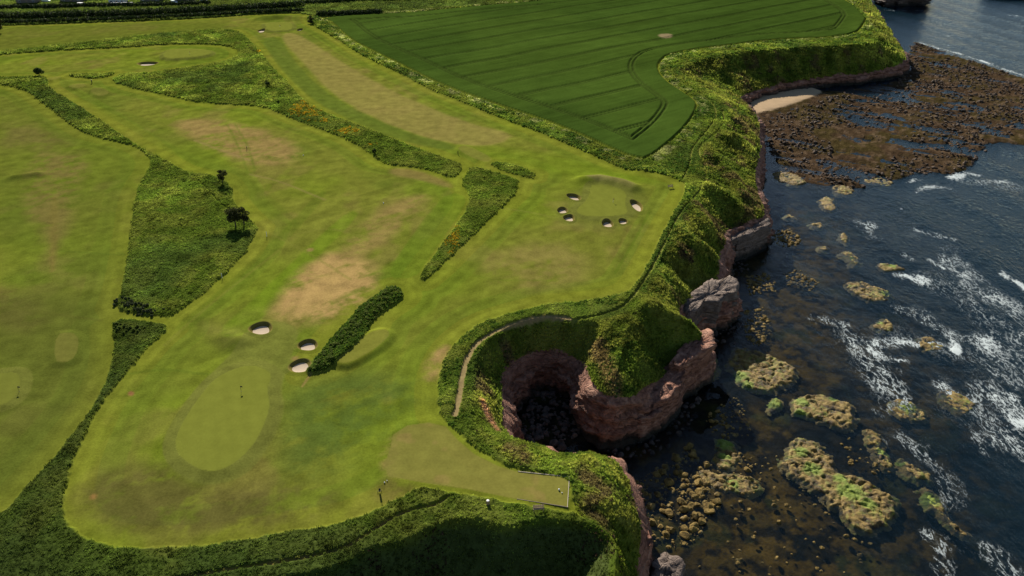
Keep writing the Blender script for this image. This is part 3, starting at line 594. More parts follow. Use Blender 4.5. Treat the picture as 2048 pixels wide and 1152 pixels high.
while yb[-1] < 4600: yb.append(yb[-1] * 1.1)
yb = np.array(yb); NB = 520
sx_ = np.linspace(-.02, 1.03, NB)
BX = sx_[None, :] * (.72 * (yb[:, None] * cp + 58) + 8); BY = np.repeat(yb[:, None], NB, 1)
BZ, fo, be, f1, f2, f3 = seabed(BX, BY)
def cmix(a, b, m): return a * (1 - m[..., None]) + np.array(b) * m[..., None]
bc = np.broadcast_to(np.array([.016, .0125, .007]), BX.shape + (3,))
bc = cmix(bc, (.075, .048, .012), sm(.48, .64, f2) * .8)
bc = cmix(bc, (.008, .009, .008), sm(.45, .60, .5 * f3 + .5 * f1) * .85); bc = cmix(bc, (.040, .042, .010), sm(.56, .68, fbm(BX / 9 + 5, BY / 9, 3, 5)) * .5)
kel = np.zeros(BX.shape)
for p in KELP: kel = np.maximum(kel, sm(-6, 6, sdf(smooth_poly(p, 1), BX, BY)))
bc = cmix(bc, (.082, .050, .011), kel * sm(.44, .60, fbm(BX / 2.2, BY / 2.2, 4, 3)) * (.35 + .9 * f1))
bc = cmix(bc, (.060, .038, .022), fo * .9); bc = cmix(bc, (.050, .038, .014), fo * sm(.45, .62, f1) * .9); bc = cmix(bc, (.13, .088, .055), fo * sm(.58, .7, f2) * .6)
bc = cmix(bc, (.40, .29, .18), sm(.35, .7, be))
def grid_obj(nm, X, Y, Z, m, col=None, sel=None, smooth=True):
    a, b = X.shape; i_ = np.arange(a * b).reshape(a, b)
    q = np.stack([i_[:-1, :-1], i_[:-1, 1:], i_[1:, 1:], i_[1:, :-1]], -1).reshape(-1, 4)
    vv = np.stack([X, Y, Z], -1).reshape(-1, 3)
    if sel is not None: q = q[sel.ravel()[q[:, 0]]]
    u, inv = np.unique(q, return_inverse=True)
    me = fast_mesh(nm, vv[u], inv.reshape(-1, 4), 4)
    if col is not None: set_col(me, col.reshape(-1, 3)[u])
    if smooth: me.polygons.foreach_set('use_smooth', np.ones(len(q), bool))
    return obj(nm, me, m, kind='structure'), u
m_bed = turf('weedy_bed', 1.2, .3, .45, .8, .3)
bzone = np.where(be > .5, 1, np.where(fo > .5, 2, 0))
grid_obj('seabed', BX, BY, BZ, m_bed, bc, bzone == 0)
grid_obj('beach', BX, BY, BZ, turf('sand', 3.0, .4, .10, .3, .05), bc, bzone == 1)
grid_obj('foreshore', BX, BY, BZ, turf('shore_rock', 1.4, .5, .45, 1.0, .5), bc, bzone == 2)

# sea surface: foam where the swell breaks on the ledges
FOAM = [([(1835, 85), (1880, 98), (1920, 108), (1970, 125), (2048, 152), (2110, 175)], 2.2, 1.2), ([(1905, 355), (1930, 348), (1960, 350)], 3.0, 1.2), ([(1960, 365), (2010, 362), (2048, 372)], 3.0, .8), ([(1840, 378), (1880, 372), (1900, 380)], 2.0, .8), ([(1815, 365), (1830, 360)], 1.6, .9),
        ([(1735, 450), (1750, 475)], 4.0, .45), ([(1835, 460), (1870, 470), (1905, 480)], 2.0, .9), ([(1808, 510), (1825, 520)], 1.5, 1.1), ([(1860, 520), (1890, 540)], 1.5, 1.1), ([(1810, 550), (1845, 562)], 3.0, .9),
        ([(1905, 520), (1935, 560), (1975, 590), (2020, 620), (2060, 650)], 6.0, .75), ([(2008, 548), (2035, 568), (2070, 590)], 2.0, 1.2), ([(1930, 570), (1990, 595)], 5.0, .7),
        ([(1745, 690), (1780, 680), (1830, 690), (1880, 690)], 2.6, .8), ([(1740, 700), (1770, 720), (1805, 722)], 2.4, .9), ([(1900, 665), (1908, 690), (1915, 705)], 2.2, 1.6), ([(1850, 640), (1870, 650), (1900, 660), (1930, 680)], 3.0, .8), ([(1800, 620), (1860, 640)], 4.0, .5),
        ([(1700, 680), (1740, 730), (1790, 780)], 5.0, .55), ([(1760, 740), (1800, 800)], 5.0, .5), ([(1930, 610), (1990, 640), (2060, 680)], 7, .55), ([(1975, 690), (2010, 730), (2060, 770)], 6.0, .85), ([(1950, 770), (1990, 790), (2040, 830), (2060, 850)], 5.0, .95), ([(1890, 775), (1930, 800), (1955, 790)], 4.0, .7), ([(1960, 820), (2020, 880), (2060, 900)], 7.0, .55),
        ([(1865, 1080), (1880, 1110), (1890, 1140)], 3.0, .6), ([(1970, 1100), (2010, 1130), (2030, 1150)], 3.0, .6), ([(1770, 20), (1860, 22)], 1.5, .7), ([(1868, 70), (1900, 72)], 1.5, .9), ([(2020, 31), (2035, 32)], 1.2, .9), ([(1800, 880), (1900, 960), (1910, 1010)], 4.0, .35), ([(1640, 640), (1690, 650)], 3.0, .45), ([(2005, 640), (2060, 720)], 5, .5)]
yw = [58.0]
while yw[-1] < 760: yw.append(yw[-1] + min(2.2, max(.45, (yw[-1] ** 2 + 1e4) / 78800 * 1.3)))
while yw[-1] < 16000: yw.append(yw[-1] * 1.1)
yw = np.array(yw); WX = np.linspace(-.02, 1.03, 560)[None, :] * (.72 * (yw[:, None] * cp + 58) + 8); WY = np.repeat(yw[:, None], 560, 1)
WX[:, -1] = WX[:, -1] + np.where(yw > 100, 3000, 0)
WX0 = np.minimum(WX, 2500)
foam = np.zeros(WX.shape); fbn = fbm(WX0 / 5, WY / 9, 3, 2); fbn2 = fbm(WX0 / 2.5, WY / 5, 3, 5)
for pts, wd, s in FOAM:
    d = ldist(smooth_poly(P(pts, SEA), 2, False), WX0, WY, wd * 3); d = np.maximum(0, d * (.45 + 1.1 * fbn) + (fbn2 - .5) * wd * 1.6); foam = np.maximum(foam, (.42 + .42 * s) * np.exp(-(d / (wd * .9)) ** 2) * (d < wd * 2.9))
brk = fbm(WX0 / 7, WY / 7, 3, 3); foam = foam * (.45 + 1.0 * brk)
for pts, wd, s in (([(1880, 560), (1960, 620), (2060, 700)], 16, .34), ([(1780, 660), (1880, 700), (1960, 720)], 10, .36), ([(1960, 760), (2060, 860)], 14, .36), ([(1700, 670), (1760, 760), (1790, 800)], 8, .38), ([(1930, 360), (2060, 380)], 8, .36), ([(1800, 450), (1900, 500)], 9, .30), ([(1880, 800), (2000, 900), (2060, 980)], 12, .24)):
    d = ldist(smooth_poly(P(pts, SEA), 2, False), WX0, WY, wd * 2.5); foam = np.maximum(foam, s * np.exp(-(d / wd) ** 2) * (.5 + brk))
swell = np.sin((WX0 * .95 + WY * .22) / 3.4 + 3 * fbm(WX0 / 40, WY / 40, 2, 1)) * .16
calm = sm(10, 80, WX0 - .25 * WY + 20)
WZ = SEA + swell * calm + (fbm(WX0 / 3, WY / 3, 3, 4) - .5) * .25 * (.25 + calm) + np.clip(foam - .8, 0, 1) * .9 * fbm(WX0 / 1.5, WY / 1.5, 3, 2)
deep = .12 + sm(40, 140, WX0 - .18 * WY + 12 + 24 * (fbm(WX0 / 30, WY / 30, 3, 0) - .5)) * .82
m_sea, t, b = mat('sea_water'); t.nodes.remove(b); mo = t.nodes['Material Output']
v = coords(t)
nz = nd(t, 'ShaderNodeTexNoise', Scale=.55, Detail=6.0, Roughness=.6); mp = nd(t, 'ShaderNodeMapping'); mp.inputs['Scale'].default_value = (1.6, .8, 1); mp.inputs['Rotation'].default_value = (0, 0, .15)
t.links.new(v, mp.inputs['Vector']); t.links.new(mp.outputs[0], nz.inputs['Vector'])
bp = nd(t, 'ShaderNodeBump', Strength=.42, Distance=.5); t.links.new(nz.outputs['Fac'], bp.inputs['Height'])
ab = nd(t, 'ShaderNodeAttribute', attribute_name='deep'); mb_ = nd(t, 'ShaderNodeMath', operation='MULTIPLY_ADD'); mb_.inputs[1].default_value = .62; mb_.inputs[2].default_value = .36; t.links.new(ab.outputs['Fac'], mb_.inputs[0]); t.links.new(mb_.outputs[0], bp.inputs['Strength'])
tr = nd(t, 'ShaderNodeBsdfTransparent'); tr.inputs[0].default_value = (.80, .84, .82, 1)
dp = nd(t, 'ShaderNodeBsdfDiffuse'); dp.inputs[0].default_value = (.004, .015, .024, 1)
ad = nd(t, 'ShaderNodeAttribute', attribute_name='deep'); m1 = nd(t, 'ShaderNodeMixShader'); t.links.new(ad.outputs['Fac'], m1.inputs[0]); t.links.new(tr.outputs[0], m1.inputs[1]); t.links.new(dp.outputs[0], m1.inputs[2])
gl = nd(t, 'ShaderNodeBsdfGlossy'); gl.inputs['Roughness'].default_value = .07; t.links.new(bp.outputs[0], gl.inputs['Normal'])
gi_ = nd(t, 'ShaderNodeNewGeometry'); dt_ = nd(t, 'ShaderNodeVectorMath', operation='DOT_PRODUCT'); t.links.new(gi_.outputs['Incoming'], dt_.inputs[0]); t.links.new(bp.outputs[0], dt_.inputs[1])
ab_ = nd(t, 'ShaderNodeMath', operation='ABSOLUTE'); t.links.new(dt_.outputs['Value'], ab_.inputs[0]); om = nd(t, 'ShaderNodeMath', operation='SUBTRACT'); om.inputs[0].default_value = 1.0; t.links.new(ab_.outputs[0], om.inputs[1])
pw = nd(t, 'ShaderNodeMath', operation='POWER'); pw.inputs[1].default_value = 5.0; t.links.new(om.outputs[0], pw.inputs[0]); fr = nd(t, 'ShaderNodeMath', operation='MULTIPLY_ADD'); fr.inputs[1].default_value = .85; fr.inputs[2].default_value = .02; t.links.new(pw.outputs[0], fr.inputs[0])
m2 = nd(t, 'ShaderNodeMixShader'); t.links.new(fr.outputs[0], m2.inputs[0]); t.links.new(m1.outputs[0], m2.inputs[1]); t.links.new(gl.outputs[0], m2.inputs[2])
af = nd(t, 'ShaderNodeAttribute', attribute_name='foam')
mf = nd(t, 'ShaderNodeMapping'); mf.inputs['Rotation'].default_value = (0, 0, .12); mf.inputs['Scale'].default_value = (1.15, .5, 1); t.links.new(v, mf.inputs['Vector'])
wr = nd(t, 'ShaderNodeTexNoise', Scale=.5, Detail=3.0); t.links.new(mf.outputs[0], wr.inputs['Vector'])
vm = nd(t, 'ShaderNodeVectorMath', operation='MULTIPLY_ADD'); vm.inputs[1].default_value = (1.6, 1.6, 1.6); t.links.new(wr.outputs['Color'], vm.inputs[0]); t.links.new(mf.outputs[0], vm.inputs[2])
def math_(op, a, b=None, c=None):
    n = nd(t, 'ShaderNodeMath', operation=op)
    for i, q in enumerate((a, b, c)):
        if q is None: continue
        if isinstance(q, (int, float)): n.inputs[i].default_value = q
        else: t.links.new(q, n.inputs[i])
    return n.outputs[0]
def ridge(scale, sharp):
    n = nd(t, 'ShaderNodeTexNoise', Scale=scale, Detail=5.0, Roughness=.6); t.links.new(vm.outputs[0], n.inputs['Vector'])
    q = math_('ABSOLUTE', math_('SUBTRACT', n.outputs['Fac'], .5)); return math_('MAXIMUM', math_('SUBTRACT', 1.0, math_('MULTIPLY', q, sharp)), 0.0)
r1_ = ridge(.55, 15.0); r2_ = ridge(1.5, 11.0); fine = nd(t, 'ShaderNodeTexNoise', Scale=2.6, Detail=6.0, Roughness=.75); t.links.new(vm.outputs[0], fine.inputs['Vector'])
lace = math_('MULTIPLY', math_('ADD', math_('MULTIPLY', r1_, .75), math_('MULTIPLY', r2_, .55)), math_('ADD', fine.outputs['Fac'], .35))
solid = math_('MULTIPLY', math_('MAXIMUM', math_('SUBTRACT', math_('ADD', af.outputs['Fac'], math_('MULTIPLY', fine.outputs['Fac'], .5)), 1.0), 0.0), 2.2)
tot = math_('ADD', math_('MULTIPLY', math_('MULTIPLY', lace, af.outputs['Fac']), 1.25), solid)
l2 = nd(t, 'ShaderNodeMapRange'); l2.inputs['From Min'].default_value = .26; l2.inputs['From Max'].default_value = .95; t.links.new(tot, l2.inputs['Value'])
fd = nd(t, 'ShaderNodeBsdfDiffuse'); fd.inputs[0].default_value = (.50, .55, .55, 1)
m3 = nd(t, 'ShaderNodeMixShader'); t.links.new(l2.outputs[0], m3.inputs[0]); t.links.new(m2.outputs[0], m3.inputs[1]); t.links.new(fd.outputs[0], m3.inputs[2]); t.links.new(m3.outputs[0], mo.inputs[0])
so_, u = grid_obj('sea', WX, WY, WZ, m_sea)
set_f(so_.data, foam.ravel()[u], 'foam'); set_f(so_.data, deep.ravel()[u], 'deep')

# ------------------------------------------------------------------ scattering (uncountable plants and stones)
def protos(name, meshes, m):
    col = bpy.data.collections.new(name)
    for i, me in enumerate(meshes):
        me.materials.append(m); col.objects.link(bpy.data.objects.new(name + '_form', me))
    return col
def scatter(name, pts, scl, rot, tint, coll, label, cat=None):
    me = bpy.data.meshes.new(name); me.vertices.add(len(pts)); me.vertices.foreach_set('co', np.ascontiguousarray(pts, np.float32).ravel())
    for nm, arr in (('scl', scl), ('rot', rot), ('tint', tint)):
        if arr is None: continue
        a = me.attributes.new(nm, 'FLOAT_VECTOR', 'POINT'); a.data.foreach_set('vector', np.ascontiguousarray(arr, np.float32).ravel())
    me.update(); o = obj(name, me, None, kind='stuff', label=label)
    ng = bpy.data.node_groups.new(name + '_scatter', 'GeometryNodeTree')
    ng.interface.new_socket('Geometry', in_out='INPUT', socket_type='NodeSocketGeometry'); ng.interface.new_socket('Geometry', in_out='OUTPUT', socket_type='NodeSocketGeometry')
    gi = ng.nodes.new('NodeGroupInput'); go = ng.nodes.new('NodeGroupOutput'); ip = ng.nodes.new('GeometryNodeInstanceOnPoints')
    ci = ng.nodes.new('GeometryNodeCollectionInfo'); ci.inputs['Collection'].default_value = coll; ci.inputs['Separate Children'].default_value = True; ci.inputs['Reset Children'].default_value = True
    ip.inputs['Pick Instance'].default_value = True
    rv = ng.nodes.new('FunctionNodeRandomValue'); rv.data_type = 'INT'; rv.inputs['Min'].default_value = 0; rv.inputs['Max'].default_value = max(0, len(coll.objects) - 1)
    def na(n):
        q = ng.nodes.new('GeometryNodeInputNamedAttribute'); q.data_type = 'FLOAT_VECTOR'; q.inputs['Name'].default_value = n; return q.outputs['Attribute']
    L = ng.links.new
    L(gi.outputs[0], ip.inputs['Points']); L(ci.outputs[0], ip.inputs['Instance']); L([s for s in rv.outputs if s.type == 'INT' and s.enabled][0], ip.inputs['Instance Index'])
    L(na('scl'), ip.inputs['Scale'])
    er = ng.nodes.new('FunctionNodeEulerToRotation'); L(na('rot'), er.inputs[0]); L(er.outputs[0], ip.inputs['Rotation'])
    L(ip.outputs[0], go.inputs[0])
    md = o.modifiers.new('scatter', 'NODES'); md.node_group = ng
    return o
def tuft_mesh(nb, h, sp, wd, seed):  # loose clump of bent blades
    r = np.random.default_rng(seed); V = []; Fq = []
    for i in range(nb):
        a = r.random() * 6.283; rr = sp * math.sqrt(r.random()); bx, by = rr * math.cos(a), rr * math.sin(a)
        hh = h * (.6 + .6 * r.random()); le = .25 + .5 * r.random(); la = r.random() * 6.283
        px, py = -math.sin(la) * wd, math.cos(la) * wd; lx, ly = math.cos(la) * le * hh, math.sin(la) * le * hh
        n = len(V)
        V += [(bx - px, by - py, -.15), (bx + px, by + py, -.15), (bx + px * .8 + lx * .45, by + py * .8 + ly * .45, hh * .65), (bx - px * .8 + lx * .45, by - py * .8 + ly * .45, hh * .65), (bx + lx, by + ly, hh)]
        Fq += [(n, n + 1, n + 2, n + 3), (n + 3, n + 2, n + 4)]
    me = bpy.data.meshes.new('tuft'); me.from_pydata(V, [], Fq); return me
m_tuft = leafy('long_grass', .45)
tufts = protos('grass_tuft', [tuft_mesh(9, .34, .40, .10, 10 + i) for i in range(5)], m_tuft)
broad = protos('leafy_tuft', [tuft_mesh(12, .42, .40, .16, 30 + i) for i in range(5)], m_tuft)
gx, gy, gzv = GX.ravel(), GY.ravel(), GZ.ravel(); gcol = GC.reshape(-1, 3)
rowd = np.gradient(ys); area = np.repeat(rowd[:, None], NC, 1) * np.repeat((GX[:, 1] - GX[:, 0])[:, None], NC, 1); area = area.ravel()
gD = np.hypot(gx, gy); inview = (np.abs(gx) < .70 * (gy * cp + 60) + 4) & (gy < 640)
sc0 = np.clip(gD / 290, .55, 2.0); dens = 2.7 / sc0 ** 1.7
rr_ = rng.random(len(gx))
slope_v = (GI['dt'].ravel() < -.3) & (GI['dl'].ravel() > .35)
rough_v = (GI['rough'].ravel() > .6) & ~slope_v & (GI['dl'].ravel() > .35)
nopath = GI['pm'].ravel() < .35; tee0 = GI['ts'][0].ravel() < .3
g_in = GI['gully'].ravel()
clump = fbm(gx / 2.4, gy / 2.4, 3, 3); big = fbm(gx / 9, gy / 9, 2, 1)
pale = fbm(gx / 13 + 50, gy / 13, 3, 2); darkc = fbm(gx / 1.6, gy / 3.2, 3, 5)
def emit(name, sel, coll, label, tint, smul=1.0, zvar=.5):
    k = np.where(sel)[0]; n = len(k)
    p = np.stack([gx[k] + (rng.random(n) - .5) * .3, gy[k] + (rng.random(n) - .5) * .3, gzv[k] - .05], 1)
    s = sc0[k] * smul * (.7 + .5 * rng.random(n) + .5 * (rng.random(n) > .96)) * (1 + .2 * sm(.56, .66, darkc[k])) * (.75 + .5 * clump[k]); hz = s * (1 - zvar / 2 + zvar * rng.random(n))
    rot = np.stack([(rng.random(n) - .5) * .4, (rng.random(n) - .5) * .4, rng.random(n) * 6.283], 1)
    scatter(name, p, np.stack([s, s, hz], 1), rot, tint(k, n), coll, label)
def rt(k, n): return np.array([1, 1, 1]) * (1 + .55 * sm(.52, .66, pale[k]))[:, None] * (1 - .38 * sm(.56, .70, darkc[k]))[:, None] * gcol[k] * (1.45 + 1.0 * rng.random((n, 1))) * np.array([1.08, 1.1, .9]) * (.75 + .5 * big[k])[:, None]
emit('rough_grass', rough_v & nopath & tee0 & inview & (rr_ < area * dens), tufts, 'tall dark green tufted rough grass between the mown fairways', rt)
emit('coastal_grass', slope_v & nopath & inview & (rr_ < area * dens * .9), tufts, 'shaggy green grass covering the coastal slopes above the cliffs', rt, 1.4, .7)
herb = fbm(gx / 6 + 31, gy / 6, 3, 4)
emit('leafy_herbs', (slope_v | (rough_v & ((GI['rk']['f'].ravel() > 0) | (GI['rk']['h'].ravel() > 0)))) & nopath & tee0 & inview & (rng.random(len(gx)) < area * dens * (.5 + 1.2 * (GI['rk']['h'].ravel() > 0))) & ((herb > .54) | (GI['rk']['h'].ravel() > 0)), broad, 'lush broad-leaved herbs in clumps along the clifftop', lambda k, n: np.array([.062, .115, .016]) * (.8 + .8 * rng.random((n, 1))), .95, .6)
emit('bracken', (slope_v | (g_in > 0)) & nopath & inview & (rng.random(len(gx)) < area * dens * .45) & ((fbm(gx / 7 + 3, gy / 7, 3, 2) > .60) | (GI['brk'].ravel() > .4)), broad, 'patches of reddish brown heather and bracken on the coastal slope', lambda k, n: np.array([.085, .052, .034]) * (.6 + .8 * rng.random((n, 1))), .75, .5)
fl = np.zeros(len(gx))
for (c, rx, ry) in (((605, 218), 22, 12), ((622, 232), 18, 10), ((690, 263), 16, 7), ((712, 262), 14, 5), ((650, 244), 16, 5), ((905, 480), 12, 22), ((912, 462), 8, 8), ((520, 103), 6, 3), ((1082, 914), 8, 3), ((745, 288), 10, 3)):
    x0, y0 = px2w(*c); x1, _ = px2w(c[0] + rx, c[1]); _, y1 = px2w(c[0], c[1] - ry); fl = np.maximum(fl, np.exp(-((gx - x0) / (x1 - x0)) ** 2 - ((gy - y0) / (y1 - y0)) ** 2))
emit('wildflowers', ((rough_v | slope_v) & (rng.random(len(gx)) < area * dens * 1.0 * fl) & (fl > .2) & (clump > .45)), tufts, 'orange yellow wildflowers among the rough grass', lambda k, n: np.array([.55, .33, .015]) * (.6 + .6 * rng.random((n, 1))), 1.0, .3)

# ------------------------------------------------------------------ bunkers
m_sand = simple('bunker_sand', (.46, .365, .265), .95, .06, 2.5, .2); m_bturf = turf('bunker_turf', 2.2, .5, .2, .4, .08)
BL = ['sand bunker cut into the fairway, largest and farthest left of three before the near green', 'sand bunker beside the upper end of the dark gorse bank', 'sand bunker at the lower end of the dark gorse bank, nearest the near green',
      'slanted sand bunker at the upper left of the clifftop green', 'small sand bunker farthest left of the six ringing the clifftop green', 'sand bunker at the lower left of the clifftop green, just below the leftmost one', 'sand bunker directly below the clifftop green, nearest the camera of its six',
      'smallest sand bunker, at the lower right of the clifftop green', 'large squarish sand bunker right of the clifftop green', 'long thin sand bunker left of the raised upper left green', 'tiny sand bunker left of the farthest green', 'tiny sand bunker right of the farthest green']
for (bx, by, ra, rb, tl), lab in zip(BW, BL):
    big_b = ra > 2.2
    x_, y_ = np.array([bx]), np.array([by]); base = np.mean(ground(np.array([bx - ra * 1.3, bx + ra * 1.3, bx, bx]), np.array([by, by, by - rb * 1.3, by + rb * 1.3]), False))
    th = thing('sand_bunker', lab, 'bunker', (bx, by, 0), 0, 'sand bunkers')
    dep = .25 * min(rb, 3.0) + .12
    prof = [(1.5, None, 0.015), (1.28, None, .05), (1.08, None, .14), (1.0, None, .12), (.94, None, -.06), (.80, -dep * .65, 0), (.60, -dep, 0)]
    K = 40; vs = []; fs = []; cs_ = []
    wob = [1 + .05 * math.sin(3 * a_ + bx) + .04 * math.sin(2 * a_ + by) for a_ in np.linspace(0, 2 * math.pi, K, False)]
    def ring(f):
        return np.array([[f * wob[j] * ra * math.cos(2 * math.pi * j / K), f * wob[j] * rb * math.sin(2 * math.pi * j / K)] for j in range(K)])
    for (f, zz, up) in prof:
        q = ring(f); qx = q[:, 0] * math.cos(tl) - q[:, 1] * math.sin(tl); qy = q[:, 0] * math.sin(tl) + q[:, 1] * math.cos(tl)
        if f > 1.12: h = ground(bx + qx, by + qy, False) + up
        elif zz is None:
            s2 = 1.22; h = ground(bx + qx / f * s2, by + qy / f * s2, False) + up
        else: h = np.full(K, base + zz)
        vs += [(a_, b_, c_) for a_, b_, c_ in zip(qx, qy, h)]
        if f > 1.05:
            _, c0, _ = ground(bx + qx / f * 1.5, by + qy / f * 1.5); cs_ += [tuple(c_ * (1.0 if f > 1.3 else .95)) for c_ in c0]
        else: cs_ += [(.16, .135, .036) if f > .9 else (.15, .125, .034)] * K
    nr_ = len(prof)
    for i in range(nr_ - 1):
        for j in range(K): fs.append((i * K + j, i * K + (j + 1) % K, (i + 1) * K + (j + 1) % K, (i + 1) * K + j))
    me = bpy.data.meshes.new('turf_wall'); me.from_pydata(vs, [], fs); me.update(); set_col(me, np.array(cs_)); me.polygons.foreach_set('use_smooth', [True] * len(fs))
    obj('turf_wall', me, m_bturf, th)
    vs = []; fs = []
    for f, zz in ((.70, .10), (.60, .02), (.4, -.04), (.05, -.06)):
        q = ring(f); qx = q[:, 0] * math.cos(tl) - q[:, 1] * math.sin(tl); qy = q[:, 0] * math.sin(tl) + q[:, 1] * math.cos(tl)
        vs += [(a_, b_, base - dep + .05 + zz) for a_, b_ in zip(qx, qy)]
    for i in range(3):
        for j in range(K): fs.append((i * K + j, i * K + (j + 1) % K, (i + 1) * K + (j + 1) % K, (i + 1) * K + j))
    fs.append(tuple(range(3 * K, 4 * K)))
    me = bpy.data.meshes.new('sand'); me.from_pydata(vs, [], fs); me.update(); me.polygons.foreach_set('use_smooth', [True] * len(fs)); obj('sand', me, m_sand, th)

# ------------------------------------------------------------------ rocks
def ico():
    import bmesh
    bm = bmesh.new(); bmesh.ops.create_icosphere(bm, subdivisions=2, radius=1.0); v = np.array([x.co[:] for x in bm.verts]); f = [[q.index for q in p.verts] for p in bm.faces]; bm.free(); return v, f
IV, IF = ico()
def rock_mesh(seed, flat=.65, amp=.5):
    r = np.random.default_rng(seed); v = IV.copy()
    for _ in range(7):                                    # knock planes off the stone
        n = r.normal(size=3); n /= np.linalg.norm(n); d = .55 + .3 * r.random(); k = v @ n - d; v = v - np.clip(k, 0, None)[:, None] * n
    v *= 1 + (fbm(v[:, 0] * 2.1 + seed, v[:, 1] * 2.1 + v[:, 2] * 1.7, 3, seed) - .5)[:, None] * amp
    v *= np.array([1.0, .75 + .3 * r.random(), flat]); me = bpy.data.meshes.new('boulder'); me.from_pydata(v.tolist(), [], IF); me.update(); return me
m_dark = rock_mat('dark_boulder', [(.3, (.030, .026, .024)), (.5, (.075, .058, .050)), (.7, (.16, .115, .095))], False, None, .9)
m_ochre = rock_mat('weedy_boulder', [(.3, (.050, .032, .010)), (.48, (.15, .098, .022)), (.6, (.24, .16, .042)), (.72, (.27, .20, .10))], False, None, .7)
m_brown = rock_mat('foreshore_boulder', [(.3, (.026, .017, .011)), (.5, (.075, .048, .030)), (.7, (.15, .10, .068))], False, None, .5)
RK = {}
for nm, m, s0 in (('dark', m_dark, 50), ('ochre', m_ochre, 60), ('brown', m_brown, 70)):
    ms = [rock_mesh(s0 + i) for i in range(5)]; RK[nm] = (protos(nm + '_stone', ms, m), ms)
def in_poly(pl, n):
    lo, hi = pl.min(0), pl.max(0); out = np.zeros((0, 2))
    while len(out) < n:
        q = lo + (hi - lo) * rng.random((n * 3, 2)); out = np.concatenate([out, q[inside(pl, q[:, 0], q[:, 1])]])
    return out[:n]
def parea(p): x, y = p[:, 0], p[:, 1]; return abs(np.sum(x * np.roll(y, -1) - y * np.roll(x, -1))) / 2
# clusters: outline in the photograph, stones per square metre, size range, colour, label
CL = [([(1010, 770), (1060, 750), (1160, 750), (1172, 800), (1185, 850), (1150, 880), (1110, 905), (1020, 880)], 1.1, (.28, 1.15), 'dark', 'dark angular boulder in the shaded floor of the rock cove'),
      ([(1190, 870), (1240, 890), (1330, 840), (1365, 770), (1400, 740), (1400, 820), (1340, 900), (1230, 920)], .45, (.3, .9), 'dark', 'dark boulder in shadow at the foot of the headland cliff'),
      ([(1268, 965), (1330, 925), (1380, 890), (1402, 930), (1430, 960), (1440, 1010), (1400, 1075), (1350, 1100), (1310, 1085), (1295, 1050)], 1.3, (.16, 1.25), 'ochre', 'ochre weed-covered boulder in the shallows below the near cliff'),
      ([(1410, 830), (1470, 790), (1500, 830), (1500, 870), (1440, 880), (1415, 860)], .8, (.25, .8), 'ochre', 'ochre boulder in the shallows between headland and green-topped reefs'),
      ([(1480, 900), (1530, 930), (1520, 975), (1400, 975), (1390, 935)], .6, (.25, .9), 'ochre', 'ochre boulder around the low reef off the near cliff'),
      ([(1490, 622), (1525, 615), (1545, 660), (1520, 690), (1495, 685), (1488, 650)], 1.5, (.3, .95), 'ochre', 'ochre boulder in the pile right of the grey rock stack'),
      ([(1491, 552), (1530, 545), (1556, 565), (1550, 585), (1500, 588)], 1.2, (.35, .9), 'ochre', 'ochre boulder in the cluster just off the grey rock stack'),
      ([(1567, 545), (1600, 540), (1640, 565), (1620, 582), (1575, 570)], 1.2, (.35, .9), 'ochre', 'ochre boulder in the cluster farther offshore from the grey rock stack'),
      ([(1546, 462), (1580, 458), (1603, 475), (1590, 495), (1550, 490)], 1.2, (.35, .9), 'ochre', 'ochre boulder in the cluster off the square cliff promontory'),
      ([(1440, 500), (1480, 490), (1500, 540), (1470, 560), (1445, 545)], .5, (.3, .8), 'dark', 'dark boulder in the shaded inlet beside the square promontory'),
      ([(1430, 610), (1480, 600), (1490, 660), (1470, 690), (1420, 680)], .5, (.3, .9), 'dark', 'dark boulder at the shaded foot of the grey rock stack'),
      ([(1540, 880), (1600, 960), (1760, 1080), (1700, 1152), (1380, 1152), (1430, 1050)], .10, (.25, .7), 'ochre', 'scattered ochre boulder half under water in the lower bay'),
      ([(1680, 870), (1760, 890), (1800, 960), (1740, 950), (1690, 930)], .30, (.3, .8), 'ochre', 'ochre boulder among the long reefs in the lower bay'),
      ([(1820, 82), (1990, 138), (2060, 165), (2100, 230), (1985, 290), (1930, 350), (1850, 348), (1700, 380), (1560, 340), (1530, 290), (1525, 245), (1600, 215), (1660, 192), (1790, 172), (1815, 130)], .70, (.14, 1.0), 'brown', 'brown boulder on the wide rocky foreshore of the upper bay')]
cand = []
for ci_, (pts, dn, (s0, s1), kind, lab) in enumerate(CL):
    pl = P(pts, SEA); n = int(parea(pl) * dn); q = in_poly(pl, n)
    s = s0 + (s1 - s0) * rng.random(n) ** {'dark': 3.0, 'ochre': 3.5, 'brown': 5.0}[kind]
    zb = seabed(q[:, 0], q[:, 1])[0]
    if kind == 'brown': keepq = fbm(q[:, 0] / 18, q[:, 1] / 18, 2, 3) > .40; q, s, zb = q[keepq], s[keepq], zb[keepq]
    lift = SEA - zb                                        # stones in the shallows stand on the bed and break the surface
    zz = np.where(lift > .9, SEA - .25 + .2 * rng.random(len(s)), zb + .3 * s)
    s = np.where(lift > .9, np.maximum(s, .32), s)
    if kind == 'ochre': zz = np.maximum(zz, SEA - .30 * s)
    for i in range(len(q)): cand.append((s[i] / math.hypot(q[i, 0], q[i, 1], 117), ci_, q[i, 0], q[i, 1], zz[i], s[i], kind))
cand.sort(key=lambda c: -c[0]); rank = {}; CBOX = [(P(c[0], SEA).min(0), P(c[0], SEA).max(0)) for c in CL]
